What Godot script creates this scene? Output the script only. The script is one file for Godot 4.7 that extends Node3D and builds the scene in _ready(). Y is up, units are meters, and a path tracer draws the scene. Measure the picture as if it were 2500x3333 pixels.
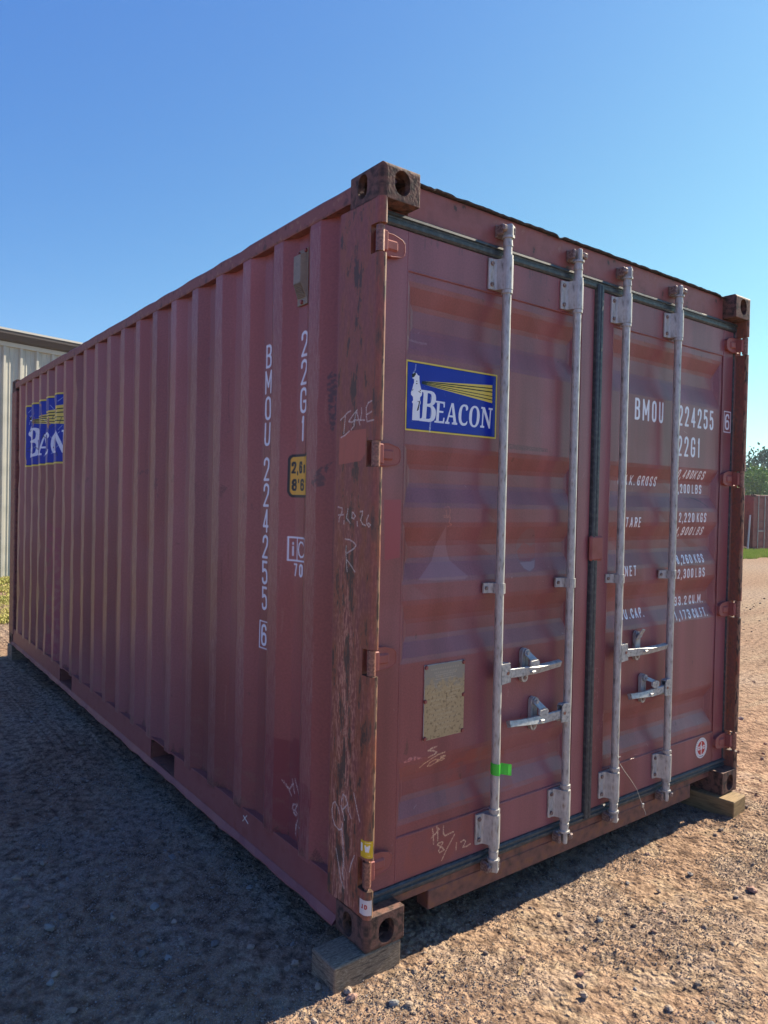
extends Node3D
# A red-brown freight container on timber blocks in a gravel yard. y is up, metres.
# x = 0 is the container's long side, z = 0 its door end, y = 0 the underside of its corner castings.

const CW := 2.438
const CH := 2.591
const CL := 6.058
const POST_CHALK := [[-0.21,1.767,-0.19,1.776,-0.17,1.788,-0.148,1.794],[-0.179,1.781,-0.184,1.751,-0.188,1.718],[-0.205,1.706,-0.182,1.712,-0.155,1.725],[-0.111,1.793,-0.135,1.778,-0.154,1.763,-0.159,1.758,-0.139,1.754,-0.122,1.761,-0.128,1.741,-0.143,1.73],[-0.129,1.747,-0.115,1.791,-0.105,1.77,-0.093,1.742],[-0.131,1.76,-0.09,1.758],[-0.086,1.797,-0.084,1.78,-0.091,1.758,-0.066,1.756],[-0.029,1.816,-0.047,1.812,-0.059,1.797,-0.057,1.767,-0.052,1.75,-0.017,1.753],[-0.057,1.773,-0.028,1.781],[-0.214,1.466,-0.188,1.462,-0.19,1.447,-0.205,1.428,-0.207,1.415],[-0.211,1.438,-0.18,1.44],[-0.175,1.419,-0.176,1.408],[-0.153,1.461,-0.157,1.443,-0.162,1.43,-0.139,1.413],[-0.127,1.448,-0.129,1.431,-0.117,1.428,-0.108,1.437,-0.12,1.448,-0.127,1.45],[-0.097,1.419,-0.095,1.405],[-0.081,1.453,-0.067,1.455,-0.069,1.442,-0.078,1.425,-0.066,1.412,-0.049,1.408],[-0.034,1.442,-0.043,1.427,-0.042,1.413,-0.03,1.404,-0.022,1.411,-0.031,1.416,-0.04,1.412],[-0.167,1.357,-0.139,1.356,-0.114,1.348,-0.101,1.339,-0.113,1.328,-0.152,1.31],[-0.158,1.335,-0.16,1.311,-0.156,1.277,-0.15,1.247],[-0.156,1.288,-0.126,1.268,-0.105,1.25],[-0.168,0.41,-0.176,0.428,-0.195,0.442,-0.207,0.432,-0.213,0.409,-0.208,0.382,-0.194,0.361,-0.168,0.354,-0.15,0.363,-0.146,0.384],[-0.149,0.36,-0.141,0.317,-0.14,0.3,-0.136,0.259,-0.14,0.215,-0.134,0.197],[-0.158,0.44,-0.147,0.424,-0.136,0.399],[-0.154,0.459,-0.147,0.484,-0.132,0.481,-0.118,0.46,-0.145,0.433],[-0.116,0.455,-0.113,0.436],[-0.105,0.431,-0.096,0.42],[-0.084,0.51,-0.065,0.465,-0.046,0.427],[-0.183,0.283,-0.166,0.238,-0.152,0.192,-0.13,0.168],[-0.073,0.302,-0.089,0.27,-0.1,0.236]]
const DOOR_CHALK := [[0.361,0.6,0.338,0.598,0.32,0.592,0.344,0.588,0.361,0.579,0.353,0.574,0.323,0.567],[0.401,0.572,0.369,0.569,0.333,0.555,0.31,0.544,0.294,0.531],[0.36,0.551,0.339,0.543,0.332,0.529,0.346,0.528,0.37,0.537,0.376,0.547,0.36,0.551],[0.398,0.558,0.384,0.557,0.388,0.551,0.406,0.545,0.399,0.54,0.379,0.54,0.374,0.538,0.388,0.549,0.407,0.557,0.398,0.558],[0.344,0.305,0.349,0.278,0.351,0.247],[0.364,0.311,0.37,0.282,0.371,0.254],[0.339,0.272,0.356,0.281,0.377,0.294,0.366,0.303],[0.397,0.301,0.398,0.274,0.406,0.262,0.424,0.265,0.449,0.267],[0.394,0.243,0.374,0.244,0.37,0.238,0.395,0.222,0.403,0.211,0.383,0.207,0.376,0.216,0.385,0.227,0.397,0.24],[0.454,0.255,0.435,0.232,0.417,0.211,0.393,0.176],[0.465,0.22,0.463,0.193],[0.487,0.218,0.502,0.221,0.513,0.214,0.505,0.203,0.498,0.196,0.519,0.193,0.537,0.197]]
const SIDE_CHALK := [[-0.608,0.379,-0.583,0.351,-0.563,0.329],[-0.557,0.395,-0.541,0.346],[-0.578,0.348,-0.551,0.381],[-0.538,0.401,-0.523,0.376,-0.504,0.352],[-0.516,0.31,-0.548,0.299,-0.552,0.281,-0.511,0.277,-0.528,0.264,-0.542,0.27,-0.516,0.308],[-0.505,0.26,-0.522,0.228,-0.524,0.19],[-0.499,0.33,-0.495,0.231,-0.478,0.245,-0.438,0.257]]
const RAIL_CHALK := [[-0.907,0.111,-0.869,0.148],[-0.902,0.136,-0.857,0.117]]
const SIDE_PATCH := [[-0.743,0.537,-0.562,0.541,-0.547,0.561,-0.475,0.565,-0.47,0.167,-0.745,0.162],[-0.469,0.429,-0.401,0.433,-0.363,0.423,-0.365,0.36,-0.387,0.276,-0.388,0.181,-0.465,0.159],[-1.029,0.429,-0.958,0.432,-0.958,0.326,-1.024,0.315]]
const SIDE_SCRAPE := [[-0.322,1.954,-0.296,1.935,-0.299,1.866,-0.299,1.777,-0.311,1.734,-0.322,1.748,-0.335,1.87,-0.342,1.931],[-0.309,1.629,-0.33,1.598,-0.339,1.541,-0.379,1.533,-0.402,1.55,-0.395,1.575,-0.353,1.608]]
const POST_PATCH := [[-0.213,1.707,-0.148,1.726,-0.056,1.727,-0.058,1.646,-0.085,1.622,-0.215,1.612]]
const DOOR_PATCH := [[0.09,1.494,0.164,1.496,0.163,1.296,0.098,1.288]]
const DOOR_KITE := [[0.383,1.407,0.424,1.276,0.501,1.215,0.482,1.205,0.335,1.207,0.258,1.213,0.34,1.279]]
const DOOR_PINK_LINE := [[0.376,1.472,0.394,1.475,0.401,1.462,0.398,1.44,0.369,1.441],[0.38,1.459,0.384,1.443],[0.37,1.435,0.402,1.435,0.396,1.416,0.41,1.408,0.392,1.402]]
const DOOR_PINK := [[0.199,0.569,0.219,0.578,0.236,0.585,0.256,0.584,0.282,0.577,0.294,0.57,0.268,0.568,0.233,0.569]]
const DOOR_SMUDGE := [[0.685,1.724,0.93,1.718,0.931,1.704,0.686,1.703]]
const TOWER := [0.0716,0.1509,0.0738,0.2949,0.0768,0.3851,0.0657,0.4082,0.0779,0.4373,0.0752,0.4835,0.0559,0.5111,0.0541,0.542,0.0672,0.5939,0.0762,0.663,0.0835,0.6869,0.0827,0.7361,0.0667,0.746,0.0598,0.7847,0.078,0.8336,0.1067,0.8294,0.1198,0.8027,0.1359,0.7973,0.1366,0.7569,0.1408,0.6946,0.1463,0.6687,0.1549,0.6163,0.1687,0.5602,0.1642,0.5186,0.1473,0.4882,0.1479,0.4477,0.1547,0.4263,0.1532,0.3989,0.1459,0.375,0.1493,0.1558]
const TOWER_DARK := [[0.0595,0.8026,0.097,0.838,0.1006,0.8118,0.0822,0.7673,0.0634,0.7542],[0.1052,0.7185,0.116,0.7209,0.1162,0.7092,0.1054,0.7069],[0.1057,0.6872,0.1165,0.6895,0.1168,0.6742,0.106,0.6719],[0.0661,0.5802,0.0773,0.5959,0.0762,0.5823,0.0651,0.5666],[0.1436,0.5977,0.1539,0.598,0.1542,0.5799,0.1451,0.5827],[0.1234,0.5756,0.1427,0.5731,0.1598,0.5521,0.1397,0.5608],[0.1225,0.4339,0.1483,0.4206,0.1452,0.4137,0.1239,0.4252]]
const BEAMS := [[0.1692,0.7278,0.944,0.831,0.9441,0.785],[0.163,0.7129,0.9443,0.7713,0.9444,0.7302],[0.1587,0.7011,0.9446,0.7145,0.9449,0.6597],[0.1634,0.6904,0.9451,0.6499,0.9459,0.6059],[0.1732,0.6834,0.9454,0.5931,0.9462,0.5501]]
const STONES := [[-0.077,0.015,0.0177,0],[-0.082,0.044,0.0163,1],[0.012,0.14,0.0163,2],[0.047,0.17,0.0139,0],[0.929,0.236,0.0152,2],[1.625,0.469,0.0203,1],[0.616,0.385,0.0138,1],[0.517,0.475,0.0145,0],[1.171,0.351,0.0115,1],[0.694,0.662,0.0135,0],[-0.76,-0.901,0.018,2],[-0.706,-0.939,0.0168,3],[-0.401,-0.828,0.0181,2],[-0.371,-0.698,0.0122,0],[-0.219,-0.381,0.0127,0],[-0.469,-0.499,0.0127,2],[-0.538,-0.564,0.0154,3],[-0.143,-0.205,0.0123,0],[-0.144,-0.058,0.0119,0],[-0.804,-0.621,0.0154,0],[-0.826,-0.585,0.0139,2],[-0.552,-0.84,0.0124,0],[-0.398,-0.558,0.0117,0],[0.004,-0.756,0.01,0],[-0.307,-0.48,0.0155,3]]
const DOOR_PRESS := [[2.244, 2.172, 2.094, 2.012], [1.680, 1.614, 1.548, 1.478], [1.408, 1.340, 1.280, 1.208], [1.133, 1.064, 1.000, 0.930], [0.564, 0.498, 0.430, 0.362]]

var M := {}
var used := {}
var grain: FastNoiseLite
var dent: FastNoiseLite
var relief: Array = []

# ---------------------------------------------------------------- mesh builder
class MB:
	var v := PackedVector3Array()
	var n := PackedVector3Array()
	var t := PackedVector2Array()
	var mode := 0

	func uv_of(p: Vector3) -> Vector2:
		if mode == 1:
			return Vector2(p.x / 2.438, 1.0 - p.y / 2.591)
		if mode == 2:
			return Vector2((p.z + 6.058) / 6.058, 1.0 - p.y / 2.591)
		return Vector2(p.x, p.y)

	func tri_n(a: Vector3, b: Vector3, c: Vector3, na: Vector3, nb: Vector3, nc: Vector3) -> void:
		v.append_array([a, c, b])
		n.append_array([na, nc, nb])
		t.append_array([uv_of(a), uv_of(c), uv_of(b)])

	func tri_uv(a: Vector3, b: Vector3, c: Vector3, ua: Vector2, ub: Vector2, uc: Vector2) -> void:
		var q := (b - a).cross(c - a).normalized()
		v.append_array([a, c, b])
		n.append_array([q, q, q])
		t.append_array([ua, uc, ub])

	func tri(a: Vector3, b: Vector3, c: Vector3) -> void:
		var q := (b - a).cross(c - a)
		if q.length_squared() < 1e-16:
			return
		q = q.normalized()
		tri_n(a, b, c, q, q, q)

	func quad(a: Vector3, b: Vector3, c: Vector3, d: Vector3) -> void:
		tri(a, b, c)
		tri(a, c, d)

	func quad_uv(a: Vector3, b: Vector3, c: Vector3, d: Vector3, ua: Vector2, ub: Vector2, uc: Vector2, ud: Vector2) -> void:
		tri_uv(a, b, c, ua, ub, uc)
		tri_uv(a, c, d, ua, uc, ud)

	func tri_out(a: Vector3, b: Vector3, c: Vector3, mid: Vector3) -> void:
		if (b - a).cross(c - a).dot((a + b + c) / 3.0 - mid) < 0.0:
			tri(a, c, b)
		else:
			tri(a, b, c)

	func quad_out(a: Vector3, b: Vector3, c: Vector3, d: Vector3, mid: Vector3) -> void:
		tri_out(a, b, c, mid)
		tri_out(a, c, d, mid)

	# a box with chamfered edges
	func box(lo: Vector3, hi: Vector3, bevel := 0.0, turn := Basis()) -> void:
		var mid := (lo + hi) * 0.5
		var h := (hi - lo) * 0.5
		var b: float = minf(bevel, minf(h.x, minf(h.y, h.z)) * 0.9)
		for a in 3:
			var p := (a + 1) % 3
			var q := (a + 2) % 3
			for s in [-1.0, 1.0]:
				var c: Array[Vector3] = []
				for k in [[-1.0, -1.0], [1.0, -1.0], [1.0, 1.0], [-1.0, 1.0]]:
					var w := Vector3()
					w[a] = s * h[a]
					w[p] = k[0] * (h[p] - b)
					w[q] = k[1] * (h[q] - b)
					c.append(mid + turn * w)
				quad_out(c[0], c[1], c[2], c[3], mid)
			if b > 0.0:
				for s in [-1.0, 1.0]:
					for r in [-1.0, 1.0]:
						var c: Array[Vector3] = []
						for k in [[0, -1.0], [1, -1.0], [1, 1.0], [0, 1.0]]:
							var w := Vector3()
							w[p] = s * (h[p] - (b if k[0] == 1 else 0.0))
							w[q] = r * (h[q] - (b if k[0] == 0 else 0.0))
							w[a] = k[1] * (h[a] - b)
							c.append(mid + turn * w)
						quad_out(c[0], c[1], c[2], c[3], mid)
		if b > 0.0:
			for sx in [-1.0, 1.0]:
				for sy in [-1.0, 1.0]:
					for sz in [-1.0, 1.0]:
						tri_out(mid + turn * Vector3(sx * h.x, sy * (h.y - b), sz * (h.z - b)), mid + turn * Vector3(sx * (h.x - b), sy * h.y, sz * (h.z - b)), mid + turn * Vector3(sx * (h.x - b), sy * (h.y - b), sz * h.z), mid)

	func cyl(p0: Vector3, p1: Vector3, r0: float, r1: float, k := 14, caps := true) -> void:
		var ax := (p1 - p0).normalized()
		var e1 := ax.cross(Vector3.UP if absf(ax.y) < 0.9 else Vector3.RIGHT).normalized()
		var e2 := ax.cross(e1)
		for i in k:
			var a0 := TAU * i / k
			var a1 := TAU * (i + 1) / k
			var d0 := e1 * cos(a0) + e2 * sin(a0)
			var d1 := e1 * cos(a1) + e2 * sin(a1)
			tri_n(p0 + d0 * r0, p0 + d1 * r0, p1 + d1 * r1, d0, d1, d1)
			tri_n(p0 + d0 * r0, p1 + d1 * r1, p1 + d0 * r1, d0, d1, d0)
			if caps:
				tri_out(p0, p0 + d0 * r0, p0 + d1 * r0, p1)
				tri_out(p1, p1 + d0 * r1, p1 + d1 * r1, p0)

	func tube(pts: Array, r: float, k := 8) -> void:
		for i in pts.size() - 1:
			cyl(pts[i], pts[i + 1], r, r, k, i == 0 or i == pts.size() - 2)

	# a closed outline (2D) carried from d0 to d1 along an axis: 0 = x (outline z, y), 1 = y (outline x, z), 2 = z (outline x, y)
	func prism(outline: PackedVector2Array, axis: int, d0: float, d1: float, caps := true) -> void:
		var o := outline
		if Geometry2D.is_polygon_clockwise(o):
			o = o.duplicate()
			o.reverse()
		var at := func(p: Vector2, d: float) -> Vector3:
			return Vector3(d, p.y, p.x) if axis == 0 else (Vector3(p.x, d, p.y) if axis == 1 else Vector3(p.x, p.y, d))
		var flip := axis != 2
		for i in o.size():
			var p := o[i]
			var q := o[(i + 1) % o.size()]
			if flip:
				quad(at.call(p, d0), at.call(p, d1), at.call(q, d1), at.call(q, d0))
			else:
				quad(at.call(p, d0), at.call(q, d0), at.call(q, d1), at.call(p, d1))
		if caps:
			var ix := Geometry2D.triangulate_polygon(o)
			for i in range(0, ix.size(), 3):
				var a := o[ix[i]]
				var b := o[ix[i + 1]]
				var c := o[ix[i + 2]]
				if (b - a).cross(c - a) < 0.0:
					var s := b
					b = c
					c = s
				if flip:
					tri(at.call(a, d0), at.call(b, d0), at.call(c, d0))
					tri(at.call(a, d1), at.call(c, d1), at.call(b, d1))
				else:
					tri(at.call(a, d1), at.call(b, d1), at.call(c, d1))
					tri(at.call(a, d0), at.call(c, d0), at.call(b, d0))

	func moved(x: Transform3D) -> void:
		var flip := x.basis.determinant() < 0.0
		for i in v.size():
			v[i] = x * v[i]
			n[i] = (x.basis * n[i]).normalized()
		if flip:
			for i in range(0, v.size(), 3):
				var a := v[i]
				v[i] = v[i + 1]
				v[i + 1] = a
				var b := n[i]
				n[i] = n[i + 1]
				n[i + 1] = b
				var c := t[i]
				t[i] = t[i + 1]
				t[i + 1] = c

	func mesh() -> ArrayMesh:
		var a := []
		a.resize(Mesh.ARRAY_MAX)
		a[Mesh.ARRAY_VERTEX] = v
		a[Mesh.ARRAY_NORMAL] = n
		a[Mesh.ARRAY_TEX_UV] = t
		var m := ArrayMesh.new()
		m.add_surface_from_arrays(Mesh.PRIMITIVE_TRIANGLES, a)
		return m

# ---------------------------------------------------------------- printing on a picture
class Canvas:
	var w: int
	var h: int
	var px: PackedByteArray
	var x0: float
	var y1: float
	var sx: float
	var sy: float

	func _init(pw: int, ph: int, left: float, right: float, bottom: float, top: float) -> void:
		w = pw
		h = ph
		x0 = left
		y1 = top
		sx = pw / (right - left)
		sy = ph / (top - bottom)
		px = PackedByteArray()
		px.resize(w * h * 3)

	func fill(c: Color) -> void:
		for i in w * h:
			px[3 * i] = c.r8
			px[3 * i + 1] = c.g8
			px[3 * i + 2] = c.b8

	func dab(i: int, c: Color, a: float) -> void:
		px[i] = int(px[i] + (c.r8 - px[i]) * a)
		px[i + 1] = int(px[i + 1] + (c.g8 - px[i + 1]) * a)
		px[i + 2] = int(px[i + 2] + (c.b8 - px[i + 2]) * a)

	func poly(flat: Array, c: Color, alpha := 1.0, ragged: FastNoiseLite = null) -> void:
		var o := PackedVector2Array()
		for i in range(0, flat.size(), 2):
			o.append(Vector2((flat[i] - x0) * sx, (y1 - flat[i + 1]) * sy))
		shape(o, c, alpha, ragged)

	func shape(o: PackedVector2Array, c: Color, alpha := 1.0, ragged: FastNoiseLite = null) -> void:
		var lo := o[0]
		var hi := o[0]
		for p in o:
			lo = lo.min(p)
			hi = hi.max(p)
		for y in range(maxi(0, int(lo.y) - 1), mini(h, int(hi.y) + 2)):
			for x in range(maxi(0, int(lo.x) - 1), mini(w, int(hi.x) + 2)):
				var k := 0.0
				for s in [Vector2(0.25, 0.3), Vector2(0.75, 0.2), Vector2(0.3, 0.75), Vector2(0.8, 0.7)]:
					if Geometry2D.is_point_in_polygon(Vector2(x, y) + s, o):
						k += 0.25
				if k > 0.0:
					if ragged:
						k *= smoothstep(-0.35, 0.15, ragged.get_noise_2d(x * 1.3, y * 1.3))
					dab(3 * (y * w + x), c, k * alpha)

	# a drawn line of the given width in metres; worn > 0 breaks it up like chalk on rough paint
	func stroke(flat: Array, width: float, c: Color, alpha := 1.0, worn: FastNoiseLite = null) -> void:
		var r := width * sx * 0.5
		for i in range(0, flat.size() - 2, 2):
			var a := Vector2((flat[i] - x0) * sx, (y1 - flat[i + 1]) * sy)
			var b := Vector2((flat[i + 2] - x0) * sx, (y1 - flat[i + 3]) * sy)
			var lo := a.min(b) - Vector2(r + 1, r + 1)
			var hi := a.max(b) + Vector2(r + 1, r + 1)
			for y in range(maxi(0, int(lo.y)), mini(h, int(hi.y) + 2)):
				for x in range(maxi(0, int(lo.x)), mini(w, int(hi.x) + 2)):
					var p := Vector2(x + 0.5, y + 0.5)
					var k := clampf(r + 0.5 - p.distance_to(Geometry2D.get_closest_point_to_segment(p, a, b)), 0.0, 1.0)
					if k > 0.0:
						if worn:
							k *= smoothstep(-0.45, 0.25, worn.get_noise_2d(x * 2.1, y * 2.1))
						dab(3 * (y * w + x), c, k * alpha)

	func texture() -> ImageTexture:
		return ImageTexture.create_from_image(Image.create_from_data(w, h, false, Image.FORMAT_RGB8, px))

# ---------------------------------------------------------------- stencil lettering
func curve(c: Array) -> Array:   # a smooth line through points
	var out := []
	var k := c.size()
	for i in k - 1:
		var p0: Vector2 = c[maxi(i - 1, 0)]
		var p1: Vector2 = c[i]
		var p2: Vector2 = c[i + 1]
		var p3: Vector2 = c[mini(i + 2, k - 1)]
		for j in 6:
			out.append(p1.cubic_interpolate(p2, p0, p3, j / 6.0))
	out.append(c[k - 1])
	return out

func V(flat: Array) -> Array:
	var out := []
	for i in range(0, flat.size(), 2):
		out.append(Vector2(flat[i], flat[i + 1]))
	return out

func glyph(ch: String) -> Array:   # lines in a unit box, then the width of the letter
	match ch:
		"0", "O": return [[curve(V([0.5, 1, 0.12, 0.93, 0, 0.75, 0, 0.5, 0, 0.25, 0.12, 0.07, 0.5, 0, 0.88, 0.07, 1, 0.25, 1, 0.5, 1, 0.75, 0.88, 0.93, 0.5, 1]))], 0.36]
		"1": return [[V([0.25, 0.8, 0.6, 1, 0.6, 0])], 0.22]
		"2": return [[curve(V([0, 0.72, 0.08, 0.92, 0.5, 1, 0.92, 0.92, 1, 0.75, 0.9, 0.55])) + V([0, 0, 1, 0])], 0.36]
		"3": return [[curve(V([0, 0.8, 0.15, 0.97, 0.5, 1, 0.9, 0.93, 0.98, 0.77, 0.85, 0.57, 0.4, 0.53])), curve(V([0.4, 0.53, 0.88, 0.47, 1, 0.25, 0.88, 0.06, 0.5, 0, 0.1, 0.05, 0, 0.22]))], 0.36]
		"4": return [[V([0.75, 0, 0.75, 1, 0, 0.25, 1.05, 0.25])], 0.38]
		"5": return [[V([0.95, 1, 0.05, 1, 0.03, 0.55]) + curve(V([0.03, 0.55, 0.4, 0.63, 0.85, 0.57, 1, 0.35, 0.95, 0.1, 0.5, 0, 0.1, 0.05, 0, 0.2]))], 0.36]
		"6": return [[curve(V([0.98, 0.8, 0.85, 0.96, 0.5, 1, 0.1, 0.9, 0, 0.6, 0, 0.25, 0.15, 0.04, 0.5, 0, 0.88, 0.05, 1, 0.25, 0.9, 0.5, 0.5, 0.56, 0.1, 0.48, 0.0, 0.3]))], 0.36]
		"7": return [[V([0, 1, 1, 1, 0.35, 0])], 0.34]
		"8": return [[curve(V([0.5, 0.54, 0.1, 0.63, 0.05, 0.8, 0.2, 0.97, 0.5, 1, 0.8, 0.97, 0.95, 0.8, 0.9, 0.63, 0.5, 0.54])), curve(V([0.5, 0.54, 0.1, 0.45, 0, 0.25, 0.15, 0.04, 0.5, 0, 0.85, 0.04, 1, 0.25, 0.9, 0.45, 0.5, 0.54]))], 0.36]
		"9": return [[curve(V([0.02, 0.2, 0.15, 0.04, 0.5, 0, 0.9, 0.1, 1, 0.4, 1, 0.75, 0.85, 0.96, 0.5, 1, 0.12, 0.95, 0, 0.75, 0.1, 0.5, 0.5, 0.44, 0.9, 0.52, 1.0, 0.7]))], 0.36]
		"A": return [[V([0, 0, 0.5, 1, 1, 0]), V([0.18, 0.3, 0.82, 0.3])], 0.42]
		"B": return [[V([0, 0, 0, 1, 0.55, 1]) + curve(V([0.55, 1, 0.88, 0.93, 0.95, 0.77, 0.85, 0.6, 0.5, 0.54])) + V([0, 0.54]), curve(V([0.5, 0.54, 0.9, 0.46, 1, 0.27, 0.92, 0.07, 0.55, 0])) + V([0, 0])], 0.38]
		"C": return [[curve(V([1, 0.72, 0.9, 0.93, 0.5, 1, 0.1, 0.93, 0, 0.72, 0, 0.5, 0, 0.28, 0.1, 0.07, 0.5, 0, 0.9, 0.07, 1, 0.28]))], 0.36]
		"E": return [[V([1, 1, 0, 1, 0, 0, 1, 0]), V([0, 0.53, 0.85, 0.53])], 0.33]
		"F": return [[V([1, 1, 0, 1, 0, 0]), V([0, 0.52, 0.85, 0.52])], 0.33]
		"G": return [[curve(V([1, 0.74, 0.9, 0.94, 0.5, 1, 0.1, 0.93, 0, 0.72, 0, 0.28, 0.1, 0.07, 0.5, 0, 0.9, 0.08, 1, 0.28])) + V([1, 0.45, 0.55, 0.45])], 0.37]
		"K": return [[V([0, 0, 0, 1]), V([1, 1, 0.05, 0.42]), V([0.3, 0.58, 1, 0])], 0.38]
		"L": return [[V([0, 1, 0, 0, 1, 0])], 0.3]
		"M": return [[V([0, 0, 0, 1, 0.5, 0.3, 1, 1, 1, 0])], 0.5]
		"N": return [[V([0, 0, 0, 1, 1, 0, 1, 1])], 0.4]
		"P": return [[V([0, 0, 0, 1, 0.5, 1]) + curve(V([0.5, 1, 0.9, 0.92, 1, 0.73, 0.9, 0.52, 0.5, 0.44])) + V([0, 0.44])], 0.36]
		"R": return [[V([0, 0, 0, 1, 0.5, 1]) + curve(V([0.5, 1, 0.9, 0.93, 1, 0.75, 0.9, 0.56, 0.5, 0.5])) + V([0, 0.5]), V([0.5, 0.5, 1, 0])], 0.38]
		"S": return [[curve(V([1, 0.78, 0.88, 0.95, 0.5, 1, 0.12, 0.94, 0.02, 0.77, 0.15, 0.6, 0.5, 0.52, 0.85, 0.43, 0.98, 0.24, 0.88, 0.06, 0.5, 0, 0.12, 0.05, 0, 0.22]))], 0.36]
		"T": return [[V([0, 1, 1, 1]), V([0.5, 1, 0.5, 0])], 0.36]
		"U": return [[V([0, 1, 0, 0.3]) + curve(V([0, 0.3, 0.1, 0.07, 0.5, 0, 0.9, 0.07, 1, 0.3])) + V([1, 1])], 0.36]
		"W": return [[V([0, 1, 0.25, 0, 0.5, 0.8, 0.75, 0, 1, 1])], 0.5]
		"X": return [[V([0, 0, 1, 1]), V([0, 1, 1, 0])], 0.4]
		"m": return [[V([0, 0, 0, 0.65]), curve(V([0, 0.5, 0.12, 0.63, 0.32, 0.64, 0.45, 0.5])) + V([0.47, 0]), curve(V([0.47, 0.5, 0.62, 0.63, 0.82, 0.64, 0.97, 0.5])) + V([1, 0])], 0.5]
		"i": return [[V([0.5, 0, 0.5, 0.66]), V([0.5, 0.88, 0.5, 0.97])], 0.1]
		"c": return [[curve(V([1, 0.5, 0.8, 0.64, 0.4, 0.66, 0.05, 0.5, 0, 0.3, 0.1, 0.1, 0.45, 0, 0.8, 0.03, 1, 0.15]))], 0.34]
		"h": return [[V([0, 0, 0, 1]), curve(V([0, 0.48, 0.3, 0.65, 0.8, 0.62, 1, 0.4])) + V([1, 0])], 0.34]
		"a": return [[curve(V([1, 0.5, 0.8, 0.64, 0.4, 0.66, 0.05, 0.5, 0, 0.3, 0.1, 0.1, 0.45, 0, 0.8, 0.05, 1, 0.2])), V([1, 0, 1, 0.65])], 0.34]
		"r": return [[V([0, 0, 0, 0.65]), curve(V([0, 0.45, 0.4, 0.63, 1, 0.62]))], 0.22]
		".": return [[V([0.5, 0, 0.5, 0.03])], 0.06]
		",": return [[V([0.6, 0.03, 0.6, -0.05, 0.1, -0.2])], 0.1]
		"'": return [[V([0.6, 1, 0.3, 0.78])], 0.1]
		"\"": return [[V([0.3, 1, 0.1, 0.78]), V([0.9, 1, 0.7, 0.78])], 0.16]
	return [[], 0.22]

# one word, its lower left corner at (x, y), letters `high`; ends[1] is the right end where fit > 0
func letters(cv: Canvas, s: String, x: float, y: float, high: float, weight: float, col: Color, squeeze := 1.0, gap := 0.2, fit := 0.0) -> float:
	var total := 0.0
	for i in s.length():
		total += glyph(s[i])[1] * high * squeeze + gap * high * squeeze
	total -= gap * high * squeeze
	var k := fit / total if fit > 0.0 else 1.0
	for i in s.length():
		var g := glyph(s[i])
		var wide: float = g[1] * high * squeeze * k
		for line in g[0]:
			var flat := []
			for p in line:
				flat.append(x + weight * 0.5 + p.x * (wide - weight))
				flat.append(y + weight * 0.5 + p.y * (high - weight))
			cv.stroke(flat, weight, col, 0.96)
		x += wide + gap * high * squeeze * k
	return x

# letters of a serif face cut from a text mesh, fitted into a box
func serif(cv: Canvas, s: String, lo: Vector2, hi: Vector2, col: Color, slant := 0.0) -> void:
	var f := SystemFont.new()
	f.font_names = PackedStringArray(["Droid Serif"])
	f.font_weight = 700
	f.font_italic = true
	var tm := TextMesh.new()
	tm.font = f
	tm.text = s
	tm.font_size = 64
	tm.depth = 0.0
	var a := tm.get_mesh_arrays()
	var pts: PackedVector3Array = a[Mesh.ARRAY_VERTEX]
	var ix: PackedInt32Array = a[Mesh.ARRAY_INDEX] if a[Mesh.ARRAY_INDEX] != null else PackedInt32Array(range(pts.size()))
	var bl := Vector2(INF, INF)
	var bh := Vector2(-INF, -INF)
	for p in pts:
		bl = bl.min(Vector2(p.x, p.y))
		bh = bh.max(Vector2(p.x, p.y))
	for i in range(0, ix.size(), 3):
		var w := []
		for j in 3:
			var p := pts[ix[i + j]]
			var q := Vector2((p.x - bl.x) / (bh.x - bl.x), (p.y - bl.y) / (bh.y - bl.y))
			w.append(Vector2(lo.x + q.x * (hi.x - lo.x) + slant * (q.y - 0.5) * (hi.y - lo.y), lo.y + q.y * (hi.y - lo.y)))
		var mid: Vector2 = (w[0] + w[1] + w[2]) / 3.0
		var o := []
		for p in w:      # a hair wider, so that no seam shows between the triangles
			var q: Vector2 = p + (p - mid).normalized() * 0.7 / cv.sx
			o.append(q.x)
			o.append(q.y)
		cv.poly(o, col)

# ---------------------------------------------------------------- nodes
func numbered(called: String) -> String:
	used[called] = used.get(called, -1) + 1
	return called if used[called] == 0 else "%s_%03d" % [called, used[called]]

func tag(o: Node, label: String, category: String, group := "", kind := "") -> Node:
	if label:
		o.set_meta("label", label)
	if category:
		o.set_meta("category", category)
	if group:
		o.set_meta("group", group)
	if kind:
		o.set_meta("kind", kind)
	return o

func thing(called: String, at: Vector3, label: String, category: String, group := "") -> Node3D:
	var o := Node3D.new()
	o.name = numbered(called)
	o.position = at
	add_child(o)
	tag(o, label, category, group)
	return o

func put(mb: MB, called: String, m: Material, parent: Node = null) -> MeshInstance3D:
	return put_mesh(mb.mesh(), called, m, parent)

func put_mesh(me: Mesh, called: String, m: Material, parent: Node = null) -> MeshInstance3D:
	var o := MeshInstance3D.new()
	o.mesh = me
	o.material_override = m
	if parent == null or parent == self:
		o.name = numbered(called)
		add_child(o)
	else:
		o.name = called
		parent.add_child(o, true)
	return o

func structure(o: Node) -> Node:
	o.set_meta("kind", "structure")
	return o

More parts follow.
